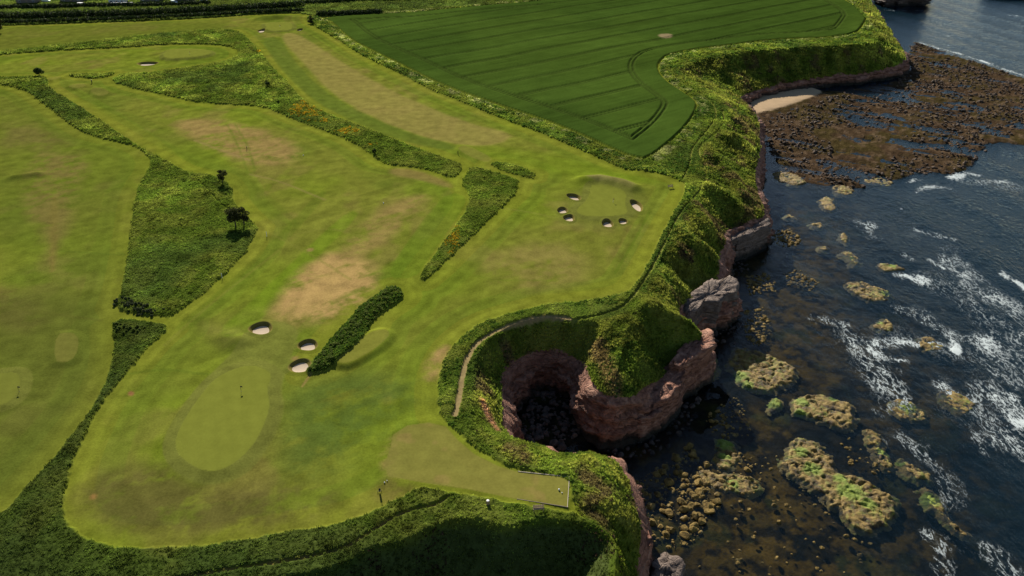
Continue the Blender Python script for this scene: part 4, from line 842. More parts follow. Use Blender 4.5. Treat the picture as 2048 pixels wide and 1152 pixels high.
for (_, ci_, x, y, z, s, kind) in cand[:280]:
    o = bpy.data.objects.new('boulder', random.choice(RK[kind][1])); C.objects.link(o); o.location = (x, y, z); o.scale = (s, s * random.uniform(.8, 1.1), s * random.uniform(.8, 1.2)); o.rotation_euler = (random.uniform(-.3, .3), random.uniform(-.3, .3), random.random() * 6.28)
    bx_ = CBOX[ci_]; rank[ci_] = rank.get(ci_, 0) + 1; rk_ = rank[ci_]; col_ = kind; rest = CL[ci_][4].split('boulder', 1)[1]; adj = CL[ci_][4].split('boulder', 1)[0]
    fx_ = (x - bx_[0][0]) / (bx_[1][0] - bx_[0][0]); fy_ = (y - bx_[0][1]) / (bx_[1][1] - bx_[0][1])
    where = ('left', 'centre', 'right')[min(2, max(0, int(fx_ * 3)))] + ' ' + ('near', 'middle', 'far')[min(2, max(0, int(fy_ * 3)))]
    if rk_ <= 6: o['label'] = ('biggest', 'second biggest', 'third biggest', 'fourth biggest', 'fifth biggest', 'sixth biggest')[rk_ - 1] + ' ' + adj + 'boulder' + rest
    else: o['label'] = adj + 'boulder' + rest + ', ' + where
    o['category'] = 'boulder'; o['group'] = 'boulders ' + rest.strip() + ' ' + where
for kind in ('dark', 'ochre', 'brown'):
    r_ = [c for c in cand[280:] if c[6] == kind]; n = len(r_)
    p = np.array([(c[2], c[3], c[4]) for c in r_]); s = np.array([c[5] for c in r_])
    scatter(kind + '_shore_stones', p, np.stack([s, s, s * (.7 + .5 * rng.random(n))], 1), np.stack([rng.random(n) * .5 - .25, rng.random(n) * .5 - .25, rng.random(n) * 6.28], 1), None, RK[kind][0],
            {'dark': 'loose dark stones in the shaded cove and below the cliffs', 'ochre': 'loose ochre weedy stones in the shallows', 'brown': 'loose brown stones strewn over the rocky foreshore'}[kind])

# reefs: outline, height above the water, green weed spots (photo x, y, radius m), label
m_reef, t, b = mat('weedy_reef'); v = coords(t)
n1_ = nd(t, 'ShaderNodeTexNoise', Scale=.55, Detail=8.0, Roughness=.65); t.links.new(v, n1_.inputs['Vector'])
r1 = ramp(t, [(.34, (.020, .013, .004)), (.43, (.095, .058, .010)), (.53, (.20, .125, .020)), (.68, (.27, .19, .045))]); t.links.new(n1_.outputs['Fac'], r1.inputs[0])
al = nd(t, 'ShaderNodeAttribute', attribute_name='weed'); n2_ = nd(t, 'ShaderNodeTexNoise', Scale=.9, Detail=6.0); t.links.new(v, n2_.inputs['Vector'])
ml = nd(t, 'ShaderNodeMath', operation='MULTIPLY_ADD'); ml.inputs[1].default_value = .9; ml.inputs[2].default_value = -.10; t.links.new(al.outputs['Fac'], ml.inputs[0])
ma_ = nd(t, 'ShaderNodeMath', operation='ADD'); t.links.new(ml.outputs[0], ma_.inputs[0]); t.links.new(n2_.outputs['Fac'], ma_.inputs[1])
mr_ = nd(t, 'ShaderNodeMapRange'); mr_.inputs['From Min'].default_value = .70; mr_.inputs['From Max'].default_value = 1.10; t.links.new(ma_.outputs[0], mr_.inputs['Value'])
mx = mixc(t); t.links.new(mr_.outputs[0], mx.inputs['Factor']); t.links.new(r1.outputs[0], mx.inputs['A']); mx.inputs['B'].default_value = (.16, .215, .014, 1); t.links.new(mx.outputs['Result'], b.inputs['Base Color'])
b.inputs['Roughness'].default_value = .75
n3_ = nd(t, 'ShaderNodeTexNoise', Scale=2.0, Detail=8.0, Roughness=.7); t.links.new(v, n3_.inputs['Vector']); bp = nd(t, 'ShaderNodeBump', Strength=.9, Distance=.4); t.links.new(n3_.outputs['Fac'], bp.inputs['Height']); t.links.new(bp.outputs[0], b.inputs['Normal'])
def reef(pts, h, weed, label, res=None):
    pl = smooth_poly(P(pts, SEA), 2); c = pl.mean(0); D = np.hypot(*c)
    res = res or max(.24, D / 620); lo, hi = pl.min(0) - 1.6, pl.max(0) + 1.6
    X, Y = np.meshgrid(np.arange(lo[0], hi[0], res), np.arange(lo[1], hi[1], res))
    s = sdf(pl, X, Y, 3) + (fbm(X / 4, Y / 4, 3, 2) - .5) * 3.4 + (fbm(X / .9, Y / .9, 2, 1) - .5) * 1.3
    br = fbm(X / 2.2, Y / 2.2, 4, 4); crack = np.abs(fbm(X / 4, Y / 4, 3, 5) - .5)
    Z = SEA - .75 + np.clip(s + .7, 0, None) * .75
    bed_ = (X * .5 + Y * .86) / 1.7 + br * 1.2; saw = bed_ - np.floor(bed_)
    Z = np.minimum(Z, SEA + (max(.2, h * .36) if h > .2 else h * .4)) + ((br - .5) * .38 + (fbm(X / .7, Y / .7, 3, 3) - .5) * .42 + (saw - .5) * .26 + (vn(np.floor(X / .9 + br * 1.5) * 3.3, np.floor(Y / 1.0 + br) * 5.7, 2) - .5) * .35) * sm(-.5, .8, s) - .5 * (1 - sm(.0, .035, crack)) * sm(0, 1, s)
    wd = .42 * fbm(X / 3, Y / 3, 3, 1) + .10
    for (wx, wy, wr) in weed:
        ax, ay = px2w(wx, wy, SEA); wd = np.maximum(wd, np.exp(-(((X - ax) / wr) ** 2 + ((Y - ay) / wr) ** 2)))
    a, bq = X.shape; i_ = np.arange(a * bq).reshape(a, bq)
    q = np.stack([i_[:-1, :-1], i_[:-1, 1:], i_[1:, 1:], i_[1:, :-1]], -1).reshape(-1, 4); q = q[(s.ravel()[q] > -.55).any(1)]
    if not len(q): return
    u, inv = np.unique(q, return_inverse=True); vv = np.stack([X - c[0], Y - c[1], Z - SEA], -1).reshape(-1, 3)[u]
    me = fast_mesh('reef', vv, inv.reshape(-1, 4), 4); set_f(me, wd.ravel()[u], 'weed')
    obj('reef', me, m_reef, loc=(c[0], c[1], SEA), label=label, category='reef', group='weedy reefs in the bay')
def ov(x0, x1, y0, y1, tilt=0.0, k=9):
    cx, cy, rx, ry = (x0 + x1) / 2, (y0 + y1) / 2, (x1 - x0) / 2, (y1 - y0) / 2
    return [(cx + rx * math.cos(6.283 * i / k), cy + ry * math.sin(6.283 * i / k) + tilt * rx * math.cos(6.283 * i / k)) for i in range(k)]
reef([(1461, 701), (1490, 696), (1538, 710), (1593, 732), (1581, 758), (1538, 787), (1509, 784), (1475, 758), (1459, 739)], .8, [(1480, 752, 2.5), (1495, 770, 2.0)], 'large ochre reef off the headland tip with lime weed on its lower left edge')
reef([(1533, 806), (1552, 792), (1569, 806), (1562, 820), (1538, 819)], .7, [(1550, 807, 2.4)], 'small rounded reef wholly covered in lime weed')
reef([(1581, 820), (1593, 792), (1634, 787), (1681, 799), (1722, 830), (1696, 861), (1657, 849), (1624, 837), (1584, 828)], .8, [(1603, 805, 2.2), (1600, 826, 1.6), (1668, 798, 1.8)], 'brown reef with lime weed at its left end right of the small lime reef')
reef([(1569, 907), (1586, 883), (1619, 876), (1643, 883), (1662, 911), (1667, 945), (1720, 947), (1768, 969), (1797, 1012), (1777, 1046), (1725, 1065), (1696, 1046), (1667, 1007), (1634, 979), (1586, 955), (1569, 935)], .9, [(1600, 905, 2), (1625, 940, 2.5), (1700, 985, 3.5), (1735, 1010, 2), (1680, 960, 2)], 'largest reef of the lower bay, long and mottled green')
reef([(1423, 880), (1447, 873), (1475, 883), (1480, 907), (1466, 931), (1437, 938), (1425, 910)], .8, [(1447, 888, 2.6), (1450, 915, 1.5)], 'reef with bright lime top nearest the shadow of the headland')
reef([(1394, 945), (1420, 942), (1480, 955), (1520, 965), (1515, 990), (1470, 985), (1420, 975), (1400, 965)], .5, [(1465, 968, 1.6)], 'low broken ochre reef just off the near cliff')
reef([(1729, 856), (1742, 850), (1760, 880), (1782, 931), (1768, 934), (1750, 905)], .6, [(1765, 905, 1.6)], 'narrow slanting reef between two broad reefs of the lower bay')
reef([(1792, 907), (1825, 926), (1864, 950), (1844, 969), (1806, 945)], .6, [(1800, 925, 1.0)], 'slanting brown reef at the right of the lower bay')
reef([(1840, 974), (1860, 980), (1888, 1017), (1940, 1074), (1921, 1072), (1880, 1040), (1852, 1008)], .5, [(1860, 1000, 2.5)], 'long green-tinged reef running to the lower right corner')
reef(ov(1749, 1796, 636, 664, .15), .6, [(1760, 646, 1.2)], 'small reef washed by foam beside the turquoise surge')
reef([(1685, 562), (1724, 564), (1779, 579), (1789, 596), (1752, 605), (1711, 589)], .7, [(1770, 588, 2.0)], 'ochre reef with a green right end in the middle of the bay')
reef([(1752, 530), (1782, 526), (1817, 538), (1782, 543)], .5, [(1785, 533, 1.5)], 'thin ochre reef at the edge of the breaking waves')
reef(ov(1683, 1724, 503, 530, .45), .4, [(1705, 517, 1.2)], 'slanting half-drowned ochre reef in mid bay')
reef(ov(1620, 1648, 443, 455, .1), .4, [], 'small ochre reef off the square promontory, farther left of two')
reef(ov(1642, 1674, 392, 420, .5), .4, [], 'narrow ochre reef just below the rocky foreshore')
reef(ov(1664, 1708, 370, 390, .1), .4, [], 'ochre reef touching the lower edge of the rocky foreshore')
reef(ov(1566, 1586, 428, 438), .4, [], 'tiny ochre reef close in beside the cliff')
reef(ov(1680, 1697, 466, 487, .5), .4, [], 'tiny slanting ochre reef in mid bay')
reef(ov(1640, 1660, 490, 500), .35, [], 'tiny round ochre reef left of the slanting half-drowned one')
reef(ov(1840, 1880, 672, 700, .2), .15, [], 'brown reef awash behind the tallest white breaker')
reef(ov(1880, 1945, 780, 822, .4), .2, [], 'dark reef ringed with foam at the right of the bay')
reef(ov(1780, 1850, 800, 838, .3), -.15, [(1815, 815, 2.5)], 'drowned olive reef under the foam flecks')
reef(ov(1404, 1436, 712, 756, 1.0), .9, [(1425, 742, 1.0)], 'ochre rock at the tip of the pink headland')
reef(ov(1720, 1790, 355, 372, .1), .4, [], 'flat ochre ledge at the lower right edge of the foreshore')
reef(ov(1540, 1610, 345, 368, .2), .5, [], 'flat ochre ledge at the lower left edge of the foreshore')

# rock stacks and ledges standing free of the cliff line
def crag(name, label, base_pts, z0, z1, seed, lean=(0, 0), m=red_rock, taper=.15, tilt=(0, 0), step=.45, group='free standing sandstone rocks'):
    """prism of bedded stone on a traced outline"""
    pl = np.asarray(base_pts); q, _ = resample(np.concatenate([np.c_[pl, np.zeros(len(pl))], [[*pl[0], 0]]]), step); q = q[:-1, :2]; c = q.mean(0)
    n = len(q); rows = max(6, int((z1 - z0) / .45)); vs = []; r = np.random.default_rng(seed)
    for i in range(rows + 1):
        u_ = i / rows; z = z0 + (z1 - z0) * u_; ang = np.arange(n) / n * 40
        bd = (vn(np.full(n, math.floor(z / 1.0)) * 5.1 + seed, np.floor(ang / 3) * 2.3, 3) - .5) * .34 + (vn(np.full(n, math.floor(z / .5)) * 2.9 + seed, np.floor(ang / 1.3) * 1.7, 4) - .5) * .16 + (fbm(ang / 4 + seed, np.full(n, z / 3), 3, 2) - .5) * .25
        sc = 1 - taper * u_ + bd; pts = c + (q - c) * sc[:, None] + np.array(lean) * u_
        zz = z + (pts - c) @ np.array(tilt) * u_ + (fbm(pts[:, 0] / 1.5, pts[:, 1] / 1.5, 2, 1) - .5) * .6 * u_
        vs.append(np.c_[pts - c, zz - z0])
    for f in (.8, .6, .4, .2, .02):
        pts = c + (vs[rows][:, :2]) * f + 0; zz = z1 + (pts - c) @ np.array(tilt) + (fbm(pts[:, 0] / 1.2, pts[:, 1] / 1.2, 3, 1) - .5) * .8 + (vn(np.floor(pts[:, 0] / 1.4) * 3.1, np.floor(pts[:, 1] / 1.1) * 2.3, 2) - .5) * .9
        vs.append(np.c_[pts - c, zz - z0])
    A = np.concatenate(vs); k = len(vs); i_ = np.arange(k * n).reshape(k, n)
    Qd = np.stack([i_[:-1], np.roll(i_[:-1], -1, 1), np.roll(i_[1:], -1, 1), i_[1:]], -1).reshape(-1, 4)
    me = fast_mesh(name, A, Qd, 4); obj(name, me, m, loc=(c[0], c[1], z0), label=label, category='rock', group=group)
grey_rock = rock_mat('grey_sandstone', [(.30, (.055, .042, .036)), (.45, (.13, .098, .082)), (.58, (.21, .16, .13)), (.72, (.27, .21, .175))], True, (.03, .028, .024))
crag('rock_stack', 'grey block of layered rock with bare top standing out from the cliff', P([(1362, 606), (1385, 586), (1420, 568), (1452, 562), (1470, 570), (1466, 588), (1446, 592), (1436, 604), (1408, 603), (1396, 616), (1372, 624)], -7), SEA - 1.5, -6.6, 3, m=grey_rock, taper=-.06, tilt=(-.03, .10))
crag('rock_ledge', 'pink slab of rock overhanging at the tip of the headland', P([(1345, 722), (1372, 690), (1390, 662), (1418, 672), (1424, 692), (1398, 712), (1362, 732)], -6.0), SEA - 1.5, -5.3, 5, taper=-.10)
crag('rock_ledge', 'broken pink ledge low on the front of the headland', P([(1278, 796), (1300, 768), (1340, 742), (1372, 746), (1362, 772), (1335, 796), (1300, 806)], -8.5), SEA - 1.5, -8.2, 8, taper=.05, tilt=(.05, .1))
crag('rock_ledge', 'stepped pink ledge at the near corner of the headland', P([(1240, 816), (1290, 800), (1330, 800), (1322, 824), (1285, 842), (1248, 838)], -11), SEA - 1.5, -10.6, 9, taper=.05)
crag('rock_ledge', 'grey flat-topped rock at the foot of the near cliff by the lower edge', P([(1306, 1118), (1330, 1104), (1360, 1106), (1372, 1130), (1368, 1160), (1320, 1165), (1300, 1150)], -13), SEA - 1.5, -12.8, 12, m=grey_rock, taper=.1)
crag('rock_ledge', 'small pink rock step on the rim of the near cliff', P([(1284, 1062), (1298, 1058), (1308, 1080), (1300, 1092), (1286, 1088)], -10), SEA, -10.2, 14, taper=.15)
crag('rock_ledge', 'bare rock nose of the square cliff promontory', P([(1448, 468), (1490, 455), (1532, 438), (1538, 448), (1500, 468), (1455, 480)], -8.2), SEA - 1, -8.3, 16, m=grey_rock, taper=-.03)
crag('sea_stack', 'dark distant headland rock standing in the sea at the top edge', P([(1745, -20), (1800, -22), (1852, -8), (1862, 6), (1850, 13), (1820, 10), (1770, 14), (1748, 5)], SEA), SEA - 3, SEA + 17, 21, m=grey_rock, taper=.12, step=1.5)
crag('sea_stack', 'low dark rock point at the top right corner beyond the sea', P([(1960, -4), (2048, 2), (2120, 12), (2140, -10), (1980, -16)], SEA), SEA - 3, SEA + 5, 23, m=grey_rock, taper=.2, step=1.5)

# ------------------------------------------------------------------ trees, bushes, hedges
m_bark = simple('bark', (.07, .055, .04), .9, .3, 4.0)
def leaf_mesh(centres, radii, n, size, seed, flat=.8):
    """leaf-sized faces spread through clumps"""
    r = np.random.default_rng(seed); c = np.asarray(centres, float); ra = np.asarray(radii, float)
    k = r.choice(len(c), n, p=ra ** 2 / np.sum(ra ** 2)); d = r.normal(size=(n, 3)); d /= np.linalg.norm(d, axis=1, keepdims=True)
    p = c[k] + d * (ra[k] * (.55 + .5 * r.random(n)))[:, None] * np.array([1, 1, flat])
    a = r.normal(size=(n, 3)); a /= np.linalg.norm(a, axis=1, keepdims=True); b_ = np.cross(a, r.normal(size=(n, 3))); b_ /= np.linalg.norm(b_, axis=1, keepdims=True)
    s = (size * (.6 + .8 * r.random(n)))[:, None]
    Vq = np.stack([p - a * s, p + b_ * s * .55, p + a * s, p - b_ * s * .55], 1).reshape(-1, 3)
    return fast_mesh('crown', Vq, np.arange(4 * n).reshape(n, 4), 4)
m_tree = leafy('tree_leaves', .3, (.055, .060, .018)); m_bush = leafy('bush_leaves', .25, (.035, .060, .014)); m_gorse = leafy('gorse_leaves', .5, (.12, .16, .035)); m_hedge = leafy('hedge_leaves', .2, (.028, .045, .012))
def tree(px, py, h, r, seed, label, name='broadleaf_tree', lm=m_tree, stem=.35, nclump=10):
    x, y = [float(q) for q in px2w(px, py)]; g = gz(x, y) - .1; rd = random.Random(seed)
    th = thing(name, label, 'tree' if name != 'bush' else 'bush', (x, y, g), rd.random() * 6, 'lone trees and bushes in the rough')
    mb = MB(); lean = Vector((rd.uniform(-.2, .2), rd.uniform(-.2, .2), 0))
    top = Vector((0, 0, h * .75)) + lean * h * .5
    mb.tube([(0, 0, -.2), tuple(lean * h * .15 + Vector((0, 0, h * stem))), tuple(top)], [h * .045, h * .03, h * .012], 7)
    cs, rs_ = [], []
    for i in range(nclump):
        a = rd.random() * 6.283; q = r * (.25 + .6 * rd.random()); z = h * (stem + .1 + (1 - stem - .15) * rd.random())
        p = Vector((q * math.cos(a), q * math.sin(a), z)) + lean * z * .6; cs.append(tuple(p)); rs_.append(r * (.28 + .24 * rd.random()))
        mb.tube([tuple(lean * h * .15 + Vector((0, 0, h * stem * (.8 + .4 * rd.random())))), tuple(p * .6 + Vector((0, 0, h * .1))), tuple(p)], [h * .016, h * .011, h * .004], 5)
    mb.build('trunk', m_bark, th)
    obj('crown', leaf_mesh(cs, rs_, int(220 * nclump), max(.10, r * .085), seed), lm, th)
tree(472, 456, 5.6, 2.4, 1, 'tallest dark tree in the big patch of rough, on the left of a pair', nclump=13)
tree(489, 452, 5.0, 1.9, 2, 'dark tree touching the tallest one on its right', nclump=9)
tree(446, 368, 4.0, 1.7, 3, 'small dark tree on the edge of the fairway above the pair of trees')
tree(535, 174, 2.4, 1.2, 4, 'dark round bush in the middle of the upper rough', 'bush', m_bush, .12)
tree(750, 307, 1.7, .9, 5, 'dark bush in the narrow rough near the middle', 'bush', m_bush, .12)
tree(79, 152, 3.6, 2.2, 6, 'dark spreading bush at the upper left where two roughs meet', 'bush', m_bush, .15, 12)
tree(-4, 66, 8.0, 4.5, 7, 'dark tree cut by the left edge near the top', 'broadleaf_tree', m_tree, .15, 12)
tree(557, 208, 1.3, .7, 8, 'small bush just above the orange flowers', 'bush', m_bush, .12, 7)
tree(621, 46, 4.5, 2.0, 9, 'dark tree at the top corner of the crop field hedge', 'broadleaf_tree', m_tree, .15, 10)
def bank(name, label, cat, line, width, h, n, size, m, seed, closed=False, group=None):
    """dense scrub: overlapping clumps along a line"""
    pl, s = resample(np.c_[smooth_poly(P(line), 2, False), np.zeros(len(smooth_poly(P(line), 2, False)))], max(.8, width * .35)); r = np.random.default_rng(seed)
    c = []; ra = []
    wv = np.array(width) if np.ndim(width) else None
    for i, p in enumerate(pl):
        w_ = width
        for k in range(max(3, int(w_ * 1.6))):
            q = p[:2] + (r.random(2) - .5) * w_; rr = h * (.35 + .3 * r.random()); c.append((q[0], q[1], 0)); ra.append(rr)
    c = np.array(c); ra = np.array(ra); g = ground(c[:, 0], c[:, 1], False); c[:, 2] = g + ra * .55 + h * .25 * r.random(len(c)); o0 = c[0].copy()
    me = leaf_mesh(c - o0, ra, n, size, seed, .9); o = obj(name, me, m, loc=tuple(o0), label=label, category=cat)
    if group: o['group'] = group
    return o
bank('gorse_bank', 'long dark bank of gorse beside the strip tee', 'scrub', [(790, 583), (770, 600), (740, 625), (712, 655), (685, 690), (655, 720), (630, 742)], 4.6, .6, 9000, .11, m_gorse, 31)
bank('shrub_patch', 'grey green shrubs at the lower left corner of the big rough', 'scrub', [(238, 605), (255, 612), (275, 620), (310, 628)], 3.4, .65, 9000, .12, leafy('willow_leaves', .3, (.075, .092, .040)), 32)
bank('shrub_patch', 'low dark shrubs in the small rough just below the mown gap', 'scrub', [(235, 652), (250, 665), (275, 662)], 3.0, .6, 6000, .12, m_gorse, 33)
bank('hedge', 'dark hedge line along the far edge of the top left fairway', 'hedge', [(-80, 50), (60, 47), (200, 41), (330, 37), (430, 32), (520, 26), (605, 23)], 3.0, 2.2, 16000, .45, m_hedge, 34)
bank('hedge', 'dark hedge behind the track across the top left', 'hedge', [(-80, 38), (60, 38), (200, 33), (300, 31), (400, 25), (520, 18), (600, 12)], 5.0, 4.0, 20000, .5, m_hedge, 35)
bank('hedge', 'broken hedge along the top of the crop field', 'hedge', [(640, 30), (700, 30), (760, 27)], 4.0, 2.6, 7000, .4, m_hedge, 36)
bank('hedge', 'thin dark hedge in front of the far houses', 'hedge', [(-80, 20), (60, 18), (180, 15), (300, 14), (420, 9)], 3.0, 2.6, 12000, .5, m_hedge, 37)
bank('hedge', 'far hedge running right along the top edge', 'hedge', [(600, 8), (700, 4), (830, 0), (950, -6)], 4.0, 2.6, 9000, .5, m_hedge, 38)

# ------------------------------------------------------------------ far houses and vans along the top left
m_slate = simple('slate_roof', (.06, .06, .07), .7, .25, .8); m_tileR = simple('tile_roof', (.16, .07, .05), .8, .25, .8); m_white = simple('white_render', (.62, .60, .56), .8, .08, .5); m_stone = simple('house_stone', (.20, .16, .13), .9, .25, 1.5)
m_bluew = simple('blue_paint', (.10, .17, .28), .7, .1, 1.0); m_glass = simple('dark_glass', (.02, .025, .03), .15, .1, 1.0, 0, .5); m_wood = simple('weathered_wood', (.30, .22, .14), .85, .3, 5.0); m_dark = simple('black_plastic', (.015, .015, .017), .5, .2, 5.0); m_wpaint = simple('white_paint', (.8, .79, .76), .5, .04, 3.0)
def house(px, py, w_, d_, wall, roof, rz, label, h=5.0, wallm=None):
    x, y = [float(q) for q in px2w(px, py)]; g = gz(x, y)
    th = thing('house', label, 'house', (x, y, g), rz, 'far houses')
    MB().box(-w_ / 2, w_ / 2, -d_ / 2, d_ / 2, -.5, h).build('wall', wallm or wall, th)
    rf = MB(); e = .4; rh = d_ * .38
    v = [(-w_ / 2 - e, -d_ / 2 - e, h + .003), (w_ / 2 + e, -d_ / 2 - e, h + .003), (w_ / 2 + e, d_ / 2 + e, h + .003), (-w_ / 2 - e, d_ / 2 + e, h + .003), (-w_ / 2 - e, 0, h + rh), (w_ / 2 + e, 0, h + rh)]
    rf.add(v, [(0, 1, 5, 4), (2, 3, 4, 5), (0, 4, 3), (1, 2, 5), (0, 3, 2, 1)]); ro = rf.build('roof', roof, th)
    MB().box(w_ * .3, w_ * .3 + .9, -.4, .5, h + rh * .6, h + rh + 1.1).build('chimney', m_stone, ro)
    dm = MB().box(-.5, .5, -d_ / 2 - .06, -d_ / 2 + .05, 0, 2.1).build('door', m_wood, th); MB().box(.3, .4, -d_ / 2 - .11, -d_ / 2 - .06, 1.0, 1.15).build('handle', m_dark, dm)
    for zz in (1.0, 3.4):
        for xx in (-w_ * .34, w_ * .34) + (() if zz < 2 else (0.0,)):
            wn = MB().box(xx - .65, xx + .65, -d_ / 2 - .05, -d_ / 2 + .05, zz, zz + 1.2).build('window', m_wpaint, th); MB().box(xx - .52, xx + .52, -d_ / 2 - .065, -d_ / 2 - .05, zz + .12, zz + 1.08).build('pane', m_glass, wn)
house(60, 6, 13, 9, m_stone, m_slate, .1, 'stone house with slate roof nearest the top left corner')
house(150, 3, 15, 9, m_stone, m_slate, -.05, 'long stone house left of the white house at the top edge')
house(238, 7, 10, 8, m_white, m_slate, .12, 'white house with a blue garden wall at the top edge')
house(305, 2, 13, 9, m_stone, m_tileR, .0, 'stone house with red roof right of the white house at the top edge')
house(370, 1, 12, 8, m_stone, m_slate, .1, 'stone house farthest right in the row at the top edge')
house(200, -3, 9, 8, m_white, m_tileR, .2, 'pale house half hidden between the long stone house and the white house')
x, y = [float(q) for q in px2w(246, 13.5)]; th = thing('garden_wall', 'low blue painted garden wall with white coping before the white house', 'wall', (x, y, gz(x, y) - .2), .1)
MB().box(-7, 7, -.15, .15, 0, 2.2).build('panel', m_bluew, th); MB().box(-7.1, 7.1, -.22, .22, 2.2, 2.4).build('coping', m_wpaint, th)
m_tyre = simple('tyre', (.012, .012, .012), .8, .1, 5)
def van(px, py, rz, label, L=4.6):
    x, y = [float(q) for q in px2w(px, py)]; th = thing('parked_van', label, 'van', (x, y, gz(x, y)), rz, 'vans parked by the far houses')
    pr = [(-L / 2, .35), (L / 2, .35), (L / 2, .95), (L / 2 - .25, 1.1), (L / 2 - .95, 1.25), (L / 2 - 1.5, 2.0), (-L / 2 + .1, 2.05), (-L / 2, 1.9)]; n = len(pr)
    mb = MB(); mb.add([(a, -.9, b) for a, b in pr] + [(a, .9, b) for a, b in pr], [tuple(range(n - 1, -1, -1))[::-1], tuple(range(2 * n - 1, n - 1, -1))] + [(i, i + n, (i + 1) % n + n, (i + 1) % n) for i in range(n)]); mb.build('body', m_wpaint, th)
    MB().add([(L / 2 - .96, -.78, 1.30), (L / 2 - .96, .78, 1.30), (L / 2 - 1.45, .74, 1.95), (L / 2 - 1.45, -.74, 1.95)], [(0, 1, 2, 3)]).build('windscreen', m_glass, th)
    for sx in (-1, 1):
        for xx in (-L / 2 + .9, L / 2 - .9):
            mb = MB(); K = 12; mb.add([(xx + .34 * math.cos(6.283 * i / K), sx * .93 - .11 * q, .34 + .34 * math.sin(6.283 * i / K)) for q in (-1, 1) for i in range(K)], [tuple(range(K)), tuple(range(2 * K - 1, K - 1, -1))] + [(i, (i + 1) % K, (i + 1) % K + K, i + K) for i in range(K)]); mb.build('wheel', m_tyre, th)
van(40, 3, .4, 'white van parked nearest the top left corner'); van(93, 5, .1, 'white van parked left of the long stone house', 5.4); van(165, 13, .05, 'white van parked between long stone house and white house, lowest of the vans', 5.6); van(349, 7, -.4, 'white van parked at the right end of the house row'); van(408, 3, .1, 'white van parked farthest right, past the last house')

# ------------------------------------------------------------------ golf furniture
m_flag = simple('dark_flag', (.03, .035, .05), .8, .1, 5); m_red = simple('flag_red', (.30, .03, .02), .8, .1, 5)
def pin(px, py, label, m, h=1.35):
    x, y = [float(q) for q in px2w(px, py, .3)]; th = thing('flagstick', label, 'flagstick', (x, y, gz(x, y)), .4, 'flagsticks on the greens')
    MB().lathe([(.03, -.05), (.03, h * .5), (.022, h)], 8).build('pole', m_wpaint if m is m_red else m_flag, th)
    fv = []; ff = []
    for i in range(7):
        u_ = i / 6; yo = .07 * math.sin(u_ * 6); z0 = h - .36 - .05 * u_; z1 = h - .02 - .12 * u_
        fv += [(.03 + .36 * u_, yo - .006, z0), (.03 + .36 * u_, yo - .006, z1), (.03 + .36 * u_, yo + .006, z1), (.03 + .36 * u_, yo + .006, z0)]
    for i in range(6):
        for k in range(4): ff.append((i * 4 + k, i * 4 + (k + 1) % 4, i * 4 + 4 + (k + 1) % 4, i * 4 + 4 + k))
    ff += [(0, 1, 2, 3), (27, 26, 25, 24)]
    MB().add(fv, ff).build('flag', m, th)
    MB().lathe([(.08, .012), (.055, .016), (.054, -.1)], 12).build('cup', m_dark, th)
pin(483, 785, 'dark flagstick standing on the big near green', m_flag); pin(38, 782, 'dark flagstick on the green cut by the left edge', m_flag); pin(1226, 404, 'thin flagstick on the clifftop green among six bunkers', m_red); pin(380, 111, 'thin flagstick on the raised upper left green', m_red); pin(560, 55, 'thin flagstick on the farthest green', m_red)
def post(px, py, h, label, m=m_wpaint, r=.07):
    x, y = [float(q) for q in px2w(px, py)]; th = thing('marker_post', label, 'post', (x, y, gz(x, y)), 0, 'marker posts along the holes')
    MB().lathe([(r, -.1), (r, h - .1)], 8).build('shaft', m, th); MB().lathe([(r * 1.25, h - .1), (r * 1.25, h - .02), (r * .4, h + .05)], 8).build('cap', m, th)
post(534, 474, 1.5, 'white marker post at the right tip of the big rough'); post(445, 558, 1.5, 'white marker post halfway down the straight edge of the big rough'); post(916, 309, 1.3, 'dark post standing beside the pale mid tee', m_dark, .11); post(494, 300, 1.2, 'dark post in the dry patch of the upper fairway', m_dark, .1); post(607, 312, .3, 'stubby white post on the upper fairway', m_wpaint, .11); post(767, 408, .3, 'stubby white post on the middle fairway', m_wpaint, .12)
post(184, 166, 1.6, 'dark post on the small upper left tee', m_dark, .2)
def marker(px, py, label, r=.17):
    x, y = [float(q) for q in px2w(px, py, .55)]; th = thing('tee_marker', label, 'tee marker', (x, y, gz(x, y)), 0, 'white tee markers')
    MB().lathe([(r * .25, r * .35 - r * .98)] + [(r * math.cos(a), r * .9 + r * math.sin(a)) for a in np.linspace(-1.2, 1.2, 7)] + [(r * .1, r * 1.9)], 12).build('ball', m_wpaint, th, True); MB().lathe([(.03, -.15), (.03, r * .1)], 6).build('spike', m_dark, th)
marker(1118, 979, 'white ball tee marker near the boarded end of the cove tee'); marker(1124, 985, 'small pale tee marker just below the white ball near the boarded end', .10); marker(769, 964, 'white tee marker by the left corner of the cove tee', .12); marker(774, 961, 'small white tee marker beside the one at the left corner of the cove tee', .09)
